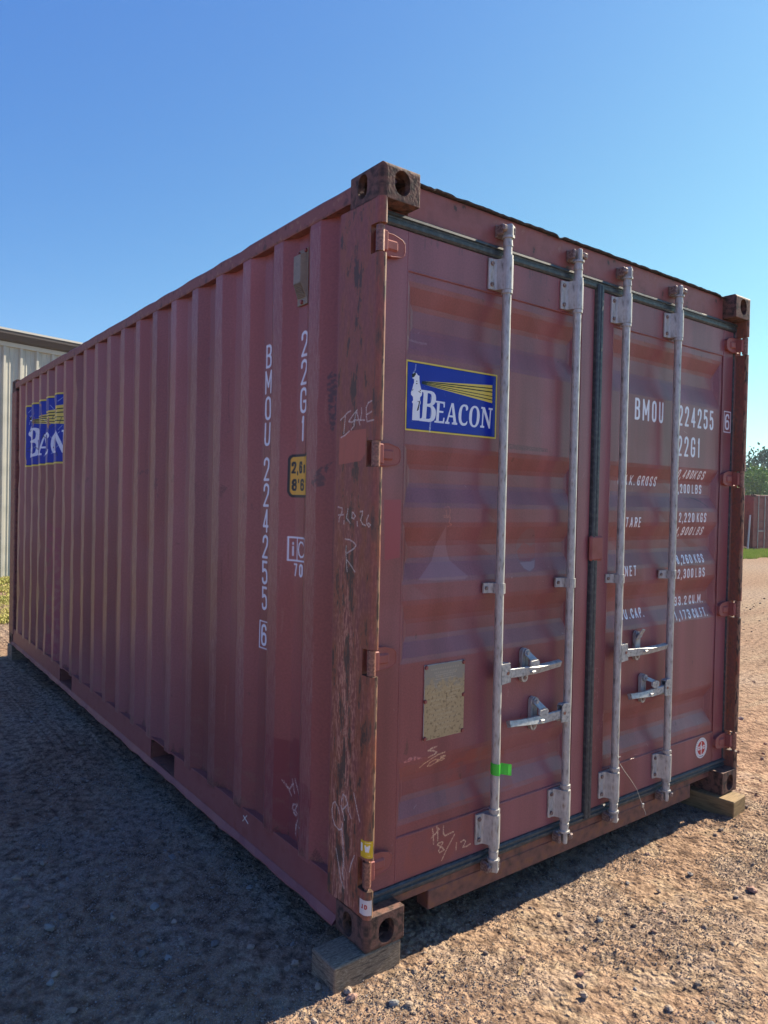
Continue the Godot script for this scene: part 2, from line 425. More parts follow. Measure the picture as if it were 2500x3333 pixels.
# ---------------------------------------------------------------- materials
func noise(seed_: int, freq: float, octaves := 4, kind := FastNoiseLite.TYPE_SIMPLEX_SMOOTH) -> FastNoiseLite:
	var f := FastNoiseLite.new()
	f.seed = seed_
	f.noise_type = kind
	f.frequency = freq
	f.fractal_octaves = octaves
	f.fractal_type = FastNoiseLite.FRACTAL_FBM if octaves > 1 else FastNoiseLite.FRACTAL_NONE
	return f

func lin(r: float, g: float, b: float) -> Color:
	return Color(r, g, b).linear_to_srgb()

func mat(c: Color, rough: float, metal := 0.0, tex: Texture2D = null, spec := 0.5) -> StandardMaterial3D:
	var m := StandardMaterial3D.new()
	m.albedo_color = c
	m.roughness = rough
	m.metallic = metal
	m.metallic_specular = spec
	if tex:
		m.albedo_texture = tex
	return m

func tri_mat(tex: Texture2D, per_metre: float, rough: float, metal := 0.0, world := false) -> StandardMaterial3D:
	var m := mat(Color.WHITE, rough, metal, tex)
	m.uv1_triplanar = true
	m.uv1_world_triplanar = world
	m.uv1_scale = Vector3.ONE * per_metre
	return m

# a seamless picture mixed from colours by noise: stops = [[level, Color], ...]
func mottled(size: int, seed_: int, freq: float, stops: Array, stretch := Vector2.ONE, speck := 0.0, octaves := 5) -> ImageTexture:
	var f := noise(seed_, freq, octaves)
	var im := f.get_seamless_image(int(size / stretch.x), int(size / stretch.y), false, false, 0.1, true)
	im.resize(size, size, Image.INTERPOLATE_BILINEAR)
	im.convert(Image.FORMAT_L8)
	var d := im.get_data()
	var out := PackedByteArray()
	out.resize(size * size * 3)
	var ramp := []
	for i in 256:
		var lv := i / 255.0
		var c: Color = stops[0][1]
		for k in stops.size() - 1:
			if lv >= stops[k][0]:
				c = stops[k][1].lerp(stops[k + 1][1], clampf((lv - stops[k][0]) / (stops[k + 1][0] - stops[k][0]), 0.0, 1.0))
		ramp.append(c)
	var rng := RandomNumberGenerator.new()
	rng.seed = seed_ * 77 + 5
	for i in size * size:
		var c: Color = ramp[d[i]]
		var s := 1.0 + (rng.randf() - 0.5) * speck
		out[3 * i] = mini(255, int(c.r8 * s))
		out[3 * i + 1] = mini(255, int(c.g8 * s))
		out[3 * i + 2] = mini(255, int(c.b8 * s))
	return ImageTexture.create_from_image(Image.create_from_data(size, size, false, Image.FORMAT_RGB8, out))

func bump(size: int, seed_: int, freq: float, strength: float, stretch := Vector2.ONE) -> ImageTexture:
	var im := noise(seed_, freq, 4).get_seamless_image(int(size / stretch.x), int(size / stretch.y), false, false, 0.1, true)
	im.resize(size, size, Image.INTERPOLATE_CUBIC)
	im.convert(Image.FORMAT_RGBA8)
	im.bump_map_to_normal_map(strength)
	return ImageTexture.create_from_image(im)

# ---------------------------------------------------------------- painted surfaces
func painted(cv: Canvas, seed_: int, a: Color, b: Color) -> void:
	var big := noise(seed_, 3.2 / cv.w, 4).get_image(cv.w, cv.h, false, false, true).get_data()
	var im := noise(seed_ + 1, 14.0 / cv.w, 4).get_image(cv.w, int(cv.h / 14.0), false, false, true)
	im.resize(cv.w, cv.h, Image.INTERPOLATE_CUBIC)
	im.convert(Image.FORMAT_L8)
	var run := im.get_data()
	var fine := noise(seed_ + 2, 0.21, 3).get_image(cv.w, cv.h, false, false, true).get_data()
	for i in cv.w * cv.h:
		var k := clampf((big[i] - 128) * 0.012 + 0.5, 0.0, 1.0)
		var s := 1.0 + (run[i] - 128) * 0.0008 + (fine[i] - 128) * 0.0006
		cv.px[3 * i] = clampi(int((a.r8 + (b.r8 - a.r8) * k) * s), 0, 255)
		cv.px[3 * i + 1] = clampi(int((a.g8 + (b.g8 - a.g8) * k) * s), 0, 255)
		cv.px[3 * i + 2] = clampi(int((a.b8 + (b.b8 - a.b8) * k) * s), 0, 255)

func scratches(cv: Canvas, rng: RandomNumberGenerator, count: int, x0: float, x1: float, y0: float, y1: float, long_: float, wide: float, c: Color, alpha: float, upright := true) -> void:
	for i in count:
		var x := rng.randf_range(x0, x1)
		var y := rng.randf_range(y0, y1)
		var l := long_ * pow(rng.randf(), 2.0)
		var a := rng.randf_range(-0.12, 0.12) if upright else rng.randf_range(0.0, PI)
		cv.stroke([x, y, x + sin(a) * l * 0.5 + rng.randf_range(-0.002, 0.002), y + cos(a) * l * 0.5, x + sin(a) * l, y + cos(a) * l], wide * rng.randf_range(0.5, 1.2), c, alpha * rng.randf_range(0.4, 1.0), grain)

func beacon(cv: Canvas, x: float, y: float, w: float, h: float) -> void:
	var P := func(flat: Array) -> Array:
		var o := []
		for i in range(0, flat.size(), 2):
			o.append(x + flat[i] * w)
			o.append(y + flat[i + 1] * h)
		return o
	var yellow := Color8(222, 200, 92)
	var white := Color8(226, 232, 240)
	cv.poly(P.call([0, 0, 1, 0, 1, 1, 0, 1]), yellow)
	cv.poly(P.call([0.014, 0.024, 0.986, 0.024, 0.986, 0.976, 0.014, 0.976]), Color8(18, 24, 40))
	cv.poly(P.call([0.018, 0.031, 0.982, 0.031, 0.982, 0.969, 0.018, 0.969]), Color8(22, 48, 158))
	for k in BEAMS:
		cv.poly(P.call(k), yellow)
	for k in 4:
		var a: Array = BEAMS[k]
		var b: Array = BEAMS[k + 1]
		cv.poly(P.call([a[0], a[1], a[4], a[5], b[2], b[3], b[0], b[1]]), Color8(16, 30, 30))
	cv.poly(P.call(TOWER), white)
	for k in TOWER_DARK:
		cv.poly(P.call(k), Color8(30, 30, 38))
	for k in 6:
		var t := 0.30 + k * 0.022
		cv.stroke(P.call([0.122 + 0.004 * k, t, 0.133 + 0.002 * k, t + 0.02]), 0.004 * w / 0.449, Color8(30, 34, 50))
	serif(cv, "B", Vector2(x + 0.152 * w, y + 0.152 * h), Vector2(x + 0.318 * w, y + 0.602 * h), white, 0.06)
	serif(cv, "EACON", Vector2(x + 0.306 * w, y + 0.146 * h), Vector2(x + 0.948 * w, y + 0.472 * h), white, 0.06)

func sign_picture(cracked: bool) -> Canvas:
	var cv := Canvas.new(720, 390, 0.0, 0.449, 0.0, 0.244)
	beacon(cv, 0.0, 0.0, 0.449, 0.244)
	var rng := RandomNumberGenerator.new()
	rng.seed = 31
	var pale := Color8(206, 212, 220)
	if cracked:      # the film has split along the bends of the sheet
		for k in 6:
			var x := 0.030 + 0.0931 * k
			for i in 6:
				var y := rng.randf_range(0.004, 0.22)
				cv.stroke([x + rng.randf_range(-0.012, 0.012), y, x + rng.randf_range(-0.012, 0.012), y + rng.randf_range(0.004, 0.02)], 0.0035, Color8(70, 56, 58) if i % 3 == 0 else pale, 0.8, grain)
	else:
		cv.stroke([0.117, 0.039, 0.115, 0.015, 0.114, 0.003], 0.007, pale, 0.9, grain)
		cv.stroke([0.116, 0.125, 0.118, 0.085, 0.115, 0.055], 0.004, pale, 0.8, grain)
		cv.stroke([0.044, 0.231, 0.042, 0.213, 0.033, 0.201], 0.005, pale, 0.8, grain)
		scratches(cv, rng, 40, 0.02, 0.43, 0.02, 0.22, 0.02, 0.0012, pale, 0.5, false)
	return cv

func side_picture() -> Canvas:
	var cv := Canvas.new(2048, 960, -CL, 0.0, 0.0, CH)
	painted(cv, 11, Color8(150, 91, 87), Color8(145, 81, 74))
	var rng := RandomNumberGenerator.new()
	rng.seed = 4021
	var scuff := Color8(105, 68, 65)
	var bare_sheen := Color8(176, 138, 124)
	# a resprayed section and touched-up squares
	cv.poly([-4.60, 0.17, -4.045, 0.17, -4.05, 1.18, -4.12, 1.26, -4.30, 1.22, -4.45, 1.30, -4.60, 1.24], Color8(153, 70, 80), 0.8, noise(91, 0.03))
	for k in SIDE_PATCH:
		cv.poly(k, Color8(136, 65, 65), 0.9)
	for k in SIDE_SCRAPE:
		cv.poly(k, Color8(88, 63, 63), 0.9, noise(92, 0.09))
	# a row of rub marks where other boxes have touched, and stray ones
	for i in 46:
		var z := rng.randf_range(-4.9, -0.55)
		var y := 1.57 + 0.05 * sin(z * 1.7) + rng.randf_range(-0.05, 0.04)
		var l := rng.randf_range(0.015, 0.06)
		cv.poly([z, y, z + rng.randf_range(0.006, 0.03), y + l, z + rng.randf_range(0.02, 0.045), y + l * 0.7, z + rng.randf_range(0.0, 0.02), y - 0.01], scuff, rng.randf_range(0.3, 0.75), grain)
	for i in 60:
		var z := rng.randf_range(-5.6, -0.3)
		var y := rng.randf_range(0.2, 2.4)
		cv.stroke([z, y, z + rng.randf_range(-0.02, 0.02), y + rng.randf_range(0.0, 0.02)], rng.randf_range(0.005, 0.014), scuff, rng.randf_range(0.3, 0.8), grain)
	# the outer ridges are rubbed by every box set alongside: streaks of scoured paint, with grazing reflections painted in as lighter tone
	var rub_sheen := noise(98, 1.0, 3)
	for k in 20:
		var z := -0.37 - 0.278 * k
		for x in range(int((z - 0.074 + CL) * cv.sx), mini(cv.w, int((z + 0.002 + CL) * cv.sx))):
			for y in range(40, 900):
				var s := rub_sheen.get_noise_2d(x * 0.55, y * 0.035 + k * 31.0) + 0.5 * rub_sheen.get_noise_2d(x * 0.9 + 300.0, y * 0.4)
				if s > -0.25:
					cv.dab(3 * (y * cv.w + x), bare_sheen, clampf((s + 0.25) * 0.75, 0.0, 0.55))
	# paint worn through along the bends of the sheet
	for k in 20:
		var z := -0.37 - 0.278 * k
		scratches(cv, rng, 7, z - 0.006, z + 0.004, 0.3, 2.1, 0.35, 0.003, bare_sheen, 0.65)
		scratches(cv, rng, 5, z - 0.075, z - 0.066, 0.3, 2.2, 0.25, 0.003, bare_sheen, 0.5)
		scratches(cv, rng, 3, z - 0.07, z, 0.25, 1.2, 0.2, 0.004, bare_sheen, 0.5)
	scratches(cv, rng, 90, -5.7, -0.25, 0.2, 2.3, 0.12, 0.002, bare_sheen, 0.5)
	scratches(cv, rng, 90, -5.7, -0.25, 0.2, 2.3, 0.16, 0.003, scuff, 0.6)
	for k in 5:
		var z := -0.37 - 0.278 * (k + 2)
		cv.stroke([z - 0.035, 0.95 - 0.12 * k, z - 0.03, 0.80 - 0.1 * k, z - 0.032, 0.6 - 0.08 * k], 0.010, bare_sheen, 0.55, noise(93, 0.06))
	# rust creeping up from the bottom rail and down from the top rail
	for i in 90:
		var z := rng.randf_range(-5.8, -0.25)
		var l := rng.randf_range(0.01, 0.05)
		cv.poly([z, 0.16, z + rng.randf_range(0.02, 0.07), 0.16, z + rng.randf_range(0.01, 0.03), 0.168 + l], Color8(84, 56, 48), 0.6, grain)
	# thin rust runs and dried dirt
	for i in 120:
		var z := rng.randf_range(-5.7, -0.24)
		var y := rng.randf_range(0.5, 2.45)
		var l := rng.randf_range(0.05, 0.45) * rng.randf()
		cv.stroke([z, y, z + rng.randf_range(-0.004, 0.004), y - l * 0.5, z + rng.randf_range(-0.006, 0.006), y - l], rng.randf_range(0.003, 0.009), [Color8(112, 62, 44), Color8(92, 60, 54), Color8(172, 120, 104)][i % 3], rng.randf_range(0.15, 0.5), grain)
	var dust := noise(99, 0.02, 4)
	for y in range(int((CH - 0.75) * cv.sy), int((CH - 0.15) * cv.sy)):
		var up := 1.0 - (y - (CH - 0.75) * cv.sy) / (0.6 * cv.sy)
		for x in range(80, cv.w - 70):
			var s := dust.get_noise_2d(x * 1.0, y * 2.2) + 0.4 * grain.get_noise_2d(x, y) - up * 0.55
			if s > 0.0:
				cv.dab(3 * (y * cv.w + x), Color8(150, 108, 88), minf(0.45, s * 0.8))
	# stencilled numbers, read downwards
	var white := Color8(228, 232, 238)
	var col := "BMOU2242556"
	for i in 10:
		var top := 2.131 - 0.1078 * i - (0.038 if i > 3 else 0.0)
		var wide := 0.060 if col[i] == "M" else 0.050
		letters(cv, col[i], -0.817 - wide * 0.5, top - 0.1, 0.1, 0.0125, white, 1.0, 0.2, wide)
	letters(cv, "6", -0.840, 0.873, 0.092, 0.012, white, 1.0, 0.2, 0.046)
	cv.stroke([-0.852, 0.863, -0.784, 0.863, -0.784, 0.975, -0.852, 0.975, -0.852, 0.863], 0.006, white)
	for i in 4:
		var ch: String = "22G1"[i]
		letters(cv, ch, -0.555 if ch != "1" else -0.545, 2.038 - 0.1087 * i, 0.100, 0.0125, white, 1.0, 0.2, 0.050 if ch != "1" else 0.026)
	# height warning
	var black := Color8(34, 36, 40)
	cv.poly([-0.612, 1.518, -0.604, 1.503, -0.594, 1.497, -0.440, 1.497, -0.440, 1.664, -0.594, 1.664, -0.606, 1.658, -0.612, 1.646], black)
	cv.poly([-0.602, 1.520, -0.596, 1.509, -0.590, 1.506, -0.444, 1.506, -0.444, 1.655, -0.590, 1.655, -0.598, 1.650, -0.602, 1.642], Color8(224, 172, 58))
	letters(cv, "2,6m", -0.597, 1.590, 0.046, 0.0078, black, 1.0, 0.16, 0.106)
	letters(cv, "8'6\"", -0.594, 1.522, 0.046, 0.0078, black, 1.0, 0.16, 0.100)
	# handling mark
	cv.stroke([-0.604, 1.250, -0.604, 1.340, -0.452, 1.340, -0.452, 1.250, -0.604, 1.250], 0.008, white)
	cv.stroke([-0.556, 1.250, -0.556, 1.340], 0.006, white)
	letters(cv, "i", -0.588, 1.266, 0.058, 0.0085, white, 1.0, 0.2, 0.009)
	cv.stroke([-0.505, 1.312, -0.516, 1.322, -0.530, 1.324, -0.541, 1.315, -0.546, 1.295, -0.541, 1.275, -0.530, 1.266, -0.516, 1.268, -0.505, 1.278], 0.008, white)
	letters(cv, "70", -0.578, 1.188, 0.052, 0.0085, white, 1.0, 0.2, 0.062)
	for k in SIDE_CHALK:
		cv.stroke(k, 0.008, Color8(226, 212, 194), 0.95, grain)
	return cv

func door_picture() -> Canvas:
	var cv := Canvas.new(1280, 1344, 0.0, CW, 0.0, CH)
	painted(cv, 31, Color8(138, 84, 90), Color8(132, 73, 76))
	var rng := RandomNumberGenerator.new()
	rng.seed = 977
	var white := Color8(228, 232, 240)
	# remains of stickers, repairs and rubbing
	for k in DOOR_PATCH:
		cv.poly(k, Color8(151, 63, 75), 0.9)
	for k in DOOR_KITE:
		cv.poly(k, Color8(160, 126, 136), 0.45)
	cv.poly([0.42, 0.362, 0.78, 0.362, 0.74, 0.52, 0.52, 0.56, 0.44, 0.5], Color8(151, 73, 68), 0.5, noise(94, 0.02))
	cv.poly([0.2, 0.17, 0.56, 0.17, 0.56, 0.31, 0.24, 0.30], Color8(148, 75, 70), 0.45, noise(95, 0.015))
	var ring := []
	for i in 28:
		ring.append(0.845 + 0.058 * cos(TAU * i / 28))
		ring.append(1.305 + 0.088 * sin(TAU * i / 28))
	cv.poly(ring, Color8(124, 85, 90), 0.85)
	cv.poly([0.79, 1.30, 0.83, 1.335, 0.87, 1.32, 0.902, 1.328, 0.900, 1.275, 0.86, 1.258, 0.80, 1.262], Color8(146, 56, 58), 0.8, grain)
	cv.poly([0.80, 1.255, 0.86, 1.256, 0.893, 1.262, 0.875, 1.232, 0.845, 1.219, 0.815, 1.232], Color8(150, 132, 140), 0.6)
	for k in DOOR_SMUDGE:
		cv.poly(k, Color8(70, 54, 58), 0.5, noise(96, 0.2))
	for k in DOOR_PINK_LINE:
		cv.stroke(k, 0.004, Color8(196, 118, 100), 0.8, grain)
	for k in DOOR_PINK:
		cv.poly(k, Color8(206, 136, 132), 0.8, noise(97, 0.12))
	cv.poly([0.205, 0.60, 0.222, 0.595, 0.228, 0.62, 0.219, 0.66, 0.215, 0.625], Color8(84, 62, 56), 0.7, grain)
	scratches(cv, rng, 70, 0.12, 2.3, 0.2, 2.4, 0.03, 0.0022, Color8(214, 200, 200), 0.7, false)
	scratches(cv, rng, 60, 0.12, 2.3, 0.2, 2.4, 0.10, 0.0025, Color8(86, 58, 60), 0.6)
	scratches(cv, rng, 26, 1.26, 1.36, 0.4, 0.9, 0.06, 0.005, Color8(190, 150, 140), 0.6)
	for i in 26:
		var x := rng.randf_range(0.15, 2.3)
		var y := rng.randf_range(0.2, 2.4)
		cv.stroke([x, y, x + rng.randf_range(-0.005, 0.005), y - rng.randf_range(0.0, 0.014)], rng.randf_range(0.004, 0.009), Color8(72, 46, 44), 0.7, grain)
	cv.stroke([2.06, 1.54, 2.10, 1.535, 2.15, 1.52, 2.20, 1.495], 0.006, Color8(66, 50, 52), 0.8, grain)
	cv.stroke([0.185, 2.06, 0.20, 2.055, 0.25, 2.05, 0.28, 2.052], 0.008, Color8(176, 140, 132), 0.7, grain)
	# grime below the top seal
	for i in 40:
		var x := rng.randf_range(0.2, 2.3)
		cv.stroke([x, 2.42, x + rng.randf_range(-0.004, 0.004), 2.42 - rng.randf_range(0.005, 0.05)], 0.007, Color8(78, 62, 68), 0.4, grain)
	# numbers and weights
	letters(cv, "BMOU", 1.529, 1.889, 0.101, 0.0125, white, 1.0, 0.2, 0.233)
	letters(cv, "224255", 1.894, 1.891, 0.100, 0.0125, white, 1.0, 0.2, 0.329)
	letters(cv, "6", 2.328, 1.903, 0.084, 0.011, white, 1.0, 0.2, 0.044)
	cv.stroke([2.318, 1.891, 2.384, 1.891, 2.384, 1.998, 2.318, 1.998, 2.318, 1.891], 0.005, white)
	letters(cv, "22G1", 1.893, 1.742, 0.100, 0.0125, white, 1.0, 0.2, 0.206)
	for r in [["MAX.", 1.455, 1.588, 0.047, 0.13], ["GROSS", 1.608, 1.588, 0.047, 0.152], ["30,480", 1.8855, 1.634, 0.043, 0.1725], ["KGS", 2.068, 1.634, 0.043, 0.102], ["67,200", 1.8915, 1.561, 0.047, 0.1725], ["LBS", 2.085, 1.561, 0.047, 0.088], ["TARE", 1.485, 1.393, 0.047, 0.117], ["2,220", 1.925, 1.416, 0.048, 0.137], ["KGS", 2.087, 1.416, 0.048, 0.092], ["4,900", 1.924, 1.35, 0.043, 0.1477], ["LBS", 2.09, 1.35, 0.043, 0.09], ["NET", 1.487, 1.168, 0.048, 0.088], ["28,260", 1.89, 1.209, 0.044, 0.176], ["KGS", 2.09, 1.209, 0.044, 0.088], ["62,300", 1.893, 1.136, 0.048, 0.174], ["LBS", 2.088, 1.136, 0.048, 0.09], ["CU.", 1.487, 0.966, 0.045, 0.076], ["CAP.", 1.578, 0.966, 0.045, 0.096], ["33.2", 1.95, 0.997, 0.045, 0.115], ["CU.M.", 2.087, 0.997, 0.045, 0.126], ["1,173", 1.925, 0.929, 0.045, 0.143], ["CU.FT.", 2.092, 0.929, 0.045, 0.13]]:
		letters(cv, r[0], r[1], r[2], r[3], 0.0068, white, 1.0, 0.22, r[4])
	for k in DOOR_CHALK:
		cv.stroke(k, 0.0055, Color8(232, 206, 168), 0.92, grain)
	return cv

func post_picture() -> Canvas:
	var cv := Canvas.new(256, 2048, 0.0, 0.32, 0.0, CH)
	var hair := noise(51, 1.0, 3)
	var stain := noise(52, 1.0, 4)
	var chip := noise(53, 1.0, 4)
	for y in cv.h:
		var yy := CH - (y + 0.5) / cv.sy
		for x in cv.w:
			var s := (x + 0.5) / cv.sx
			var a := hair.get_noise_2d(s * 150.0, yy * 11.0)
			var b := stain.get_noise_2d(s * 20.0 + 9.0, yy * 5.0)
			var c := chip.get_noise_2d(s * 60.0, yy * 40.0)
			var f := chip.get_noise_2d(s * 240.0 + 90.0, yy * 240.0)
			var col := Color8(138, 80, 70).lerp(Color8(150, 88, 60), clampf(0.35 + b * 1.3 + 0.3 * clampf((1.9 - yy) / 1.2, 0.0, 1.0), 0, 1))
			col = col * (1.0 + a * 0.05 + c * 0.08 + f * 0.05)
			var low := clampf((1.75 - yy) / 0.9, 0.0, 1.0)
			var worn := clampf(1.0 - absf(s - 0.085) / 0.11, 0.0, 1.0)
			var k := smoothstep(0.20, 0.42, a * 0.8 + 0.45 * c + 0.42 * low * worn)
			col = col.lerp(Color8(204, 146, 116), k * (0.15 + 0.85 * low) * (0.3 + 0.7 * worn))
			var d := smoothstep(0.22, 0.5, b * 0.9 + 0.30 * a + 0.30 * c + 0.30 * exp(-pow((s - 0.10) / 0.035, 2.0)) - 0.12 + 0.10 * low)
			col = col.lerp(Color8(70, 58, 48), d * 0.8)
			if s > 0.264:
				col = col.lerp(Color8(104, 72, 62), 0.5 + 0.4 * clampf(c * 2.0, -1.0, 1.0))
			elif s > 0.236:
				var e := clampf((s - 0.236) / 0.008, 0.0, 1.0)
				var raw := Color8(150, 118, 92).lerp(Color8(72, 58, 48), smoothstep(-0.05, 0.25, chip.get_noise_2d(s * 60.0 + 40.0, yy * 14.0)))
				col = col.lerp(raw, e * smoothstep(-0.35, 0.1, stain.get_noise_2d(3.0, yy * 2.6) + 0.15))
			elif s > 0.212:
				col = col.lerp(Color8(96, 74, 70), 0.45 * smoothstep(0.0, 0.3, b))
			var i := 3 * (y * cv.w + x)
			cv.px[i] = clampi(col.r8, 0, 255)
			cv.px[i + 1] = clampi(col.g8, 0, 255)
			cv.px[i + 2] = clampi(col.b8, 0, 255)
	for k in POST_PATCH:
		var o := []
		for i in range(0, k.size(), 2):
			o.append(k[i] + 0.232)
			o.append(k[i + 1])
		cv.poly(o, Color8(180, 100, 80), 0.9)
	for k in POST_CHALK:
		var o := []
		for i in range(0, k.size(), 2):
			o.append(k[i] + 0.232)
			o.append(k[i + 1])
		cv.stroke(o, 0.0055, Color8(226, 218, 206), 0.95, grain)
	return cv

func sticker_picture(which: int) -> Canvas:
	if which == 0:      # yellow label with white letters
		var cv := Canvas.new(96, 128, 0.0, 0.042, 0.0, 0.056)
		cv.fill(Color8(222, 184, 40))
		letters(cv, "W", 0.012, 0.019, 0.024, 0.006, Color8(238, 236, 226), 1.0, 0.2, 0.020)
		cv.stroke([0.002, 0.021, 0.002, 0.043], 0.006, Color8(238, 236, 226))
		cv.stroke([0.014, 0.050, 0.034, 0.050], 0.003, Color8(238, 236, 226), 0.8, grain)
		cv.stroke([0.022, 0.008, 0.034, 0.008], 0.002, Color8(238, 236, 226), 0.7, grain)
		return cv
	if which == 1:      # white label, its red word upside down
		var cv := Canvas.new(96, 128, 0.0, 0.042, 0.0, 0.050)
		cv.fill(Color8(214, 206, 196))
		var tmp := Canvas.new(96, 128, 0.0, 0.042, 0.0, 0.050)
		tmp.fill(Color8(214, 206, 196))
		letters(tmp, "Har", 0.004, 0.014, 0.022, 0.004, Color8(178, 70, 56), 1.0, 0.18, 0.034)
		for i in 96 * 128:
			for k in 3:
				cv.px[3 * i + k] = tmp.px[3 * (96 * 128 - 1 - i) + k]
		return cv
	if which == 2:      # round inspection mark
		var cv := Canvas.new(160, 160, -0.056, 0.056, -0.056, 0.056)
		cv.fill(Color8(222, 220, 218))
		var disc := []
		for i in 32:
			disc.append(0.037 * cos(TAU * i / 32))
			disc.append(0.037 * sin(TAU * i / 32))
		cv.poly(disc, Color8(186, 44, 44))
		letters(cv, "chc", -0.034, -0.010, 0.030, 0.0068, Color8(226, 222, 220), 1.0, 0.06, 0.068)
		cv.stroke([0.0, -0.036, 0.0, 0.03], 0.0068, Color8(226, 222, 220))
		for i in 26:
			var a := TAU * i / 26.0
			if i == 19 or i == 20:
				continue
			cv.stroke([0.0445 * cos(a), 0.0445 * sin(a), 0.0495 * cos(a + 0.05), 0.0495 * sin(a + 0.05)], 0.0026, Color8(110, 112, 120), 0.75)
		for k in [-0.011, 0.0, 0.011]:
			cv.stroke([k, -0.046, k + 0.003, -0.046], 0.005, Color8(70, 72, 80))
		return cv
	# data plate: stamped lines on weathered metal
	var cv := Canvas.new(256, 352, 0.0, 0.195, 0.0, 0.270)
	var f := noise(61, 0.045, 5)
	var g := noise(62, 0.02, 3)
	for y in cv.h:
		for x in cv.w:
			var s := f.get_noise_2d(x, y)
			var k := smoothstep(60.0, 120.0, y + 60.0 * g.get_noise_2d(x, y))
			var col := Color8(140, 138, 128).lerp(Color8(168, 152, 118), k)
			col = col.lerp(Color8(104, 92, 70), smoothstep(0.08, 0.5, s) * k * 0.6)
			var i := 3 * (y * cv.w + x)
			cv.px[i] = col.r8
			cv.px[i + 1] = col.g8
			cv.px[i + 2] = col.b8
	var pale := Color8(196, 190, 170)
	var rng := RandomNumberGenerator.new()
	rng.seed = 8
	for r in [[0.030, 0.165, 0.250], [0.045, 0.155, 0.236], [0.055, 0.135, 0.221], [0.045, 0.08, 0.196], [0.115, 0.165, 0.196], [0.045, 0.075, 0.186], [0.110, 0.185, 0.178], [0.120, 0.160, 0.150], [0.110, 0.150, 0.128], [0.03, 0.09, 0.168], [0.03, 0.08, 0.152], [0.03, 0.095, 0.136], [0.03, 0.085, 0.118], [0.03, 0.16, 0.098], [0.03, 0.15, 0.082], [0.03, 0.165, 0.066], [0.05, 0.14, 0.048], [0.07, 0.13, 0.03]]:
		var x: float = r[0]
		while x < r[1]:
			var l := rng.randf_range(0.003, 0.007)
			cv.stroke([x, r[2], x + l * 0.4, r[2] + 0.006, x + l * 0.7, r[2]], 0.0016, pale, 0.65, grain)
			x += l + 0.003
	for l in [[0.05, 0.214, 0.150, 0.216], [0.05, 0.230, 0.150, 0.232], [0.105, 0.164, 0.180, 0.168], [0.105, 0.140, 0.155, 0.142]]:
		cv.stroke(l, 0.0014, pale, 0.7)
	cv.stroke([0.106, 0.158, 0.106, 0.136], 0.002, Color8(84, 72, 56), 0.8)
	cv.stroke([0.106, 0.116, 0.105, 0.088], 0.002, Color8(84, 72, 56), 0.8)
	return cv

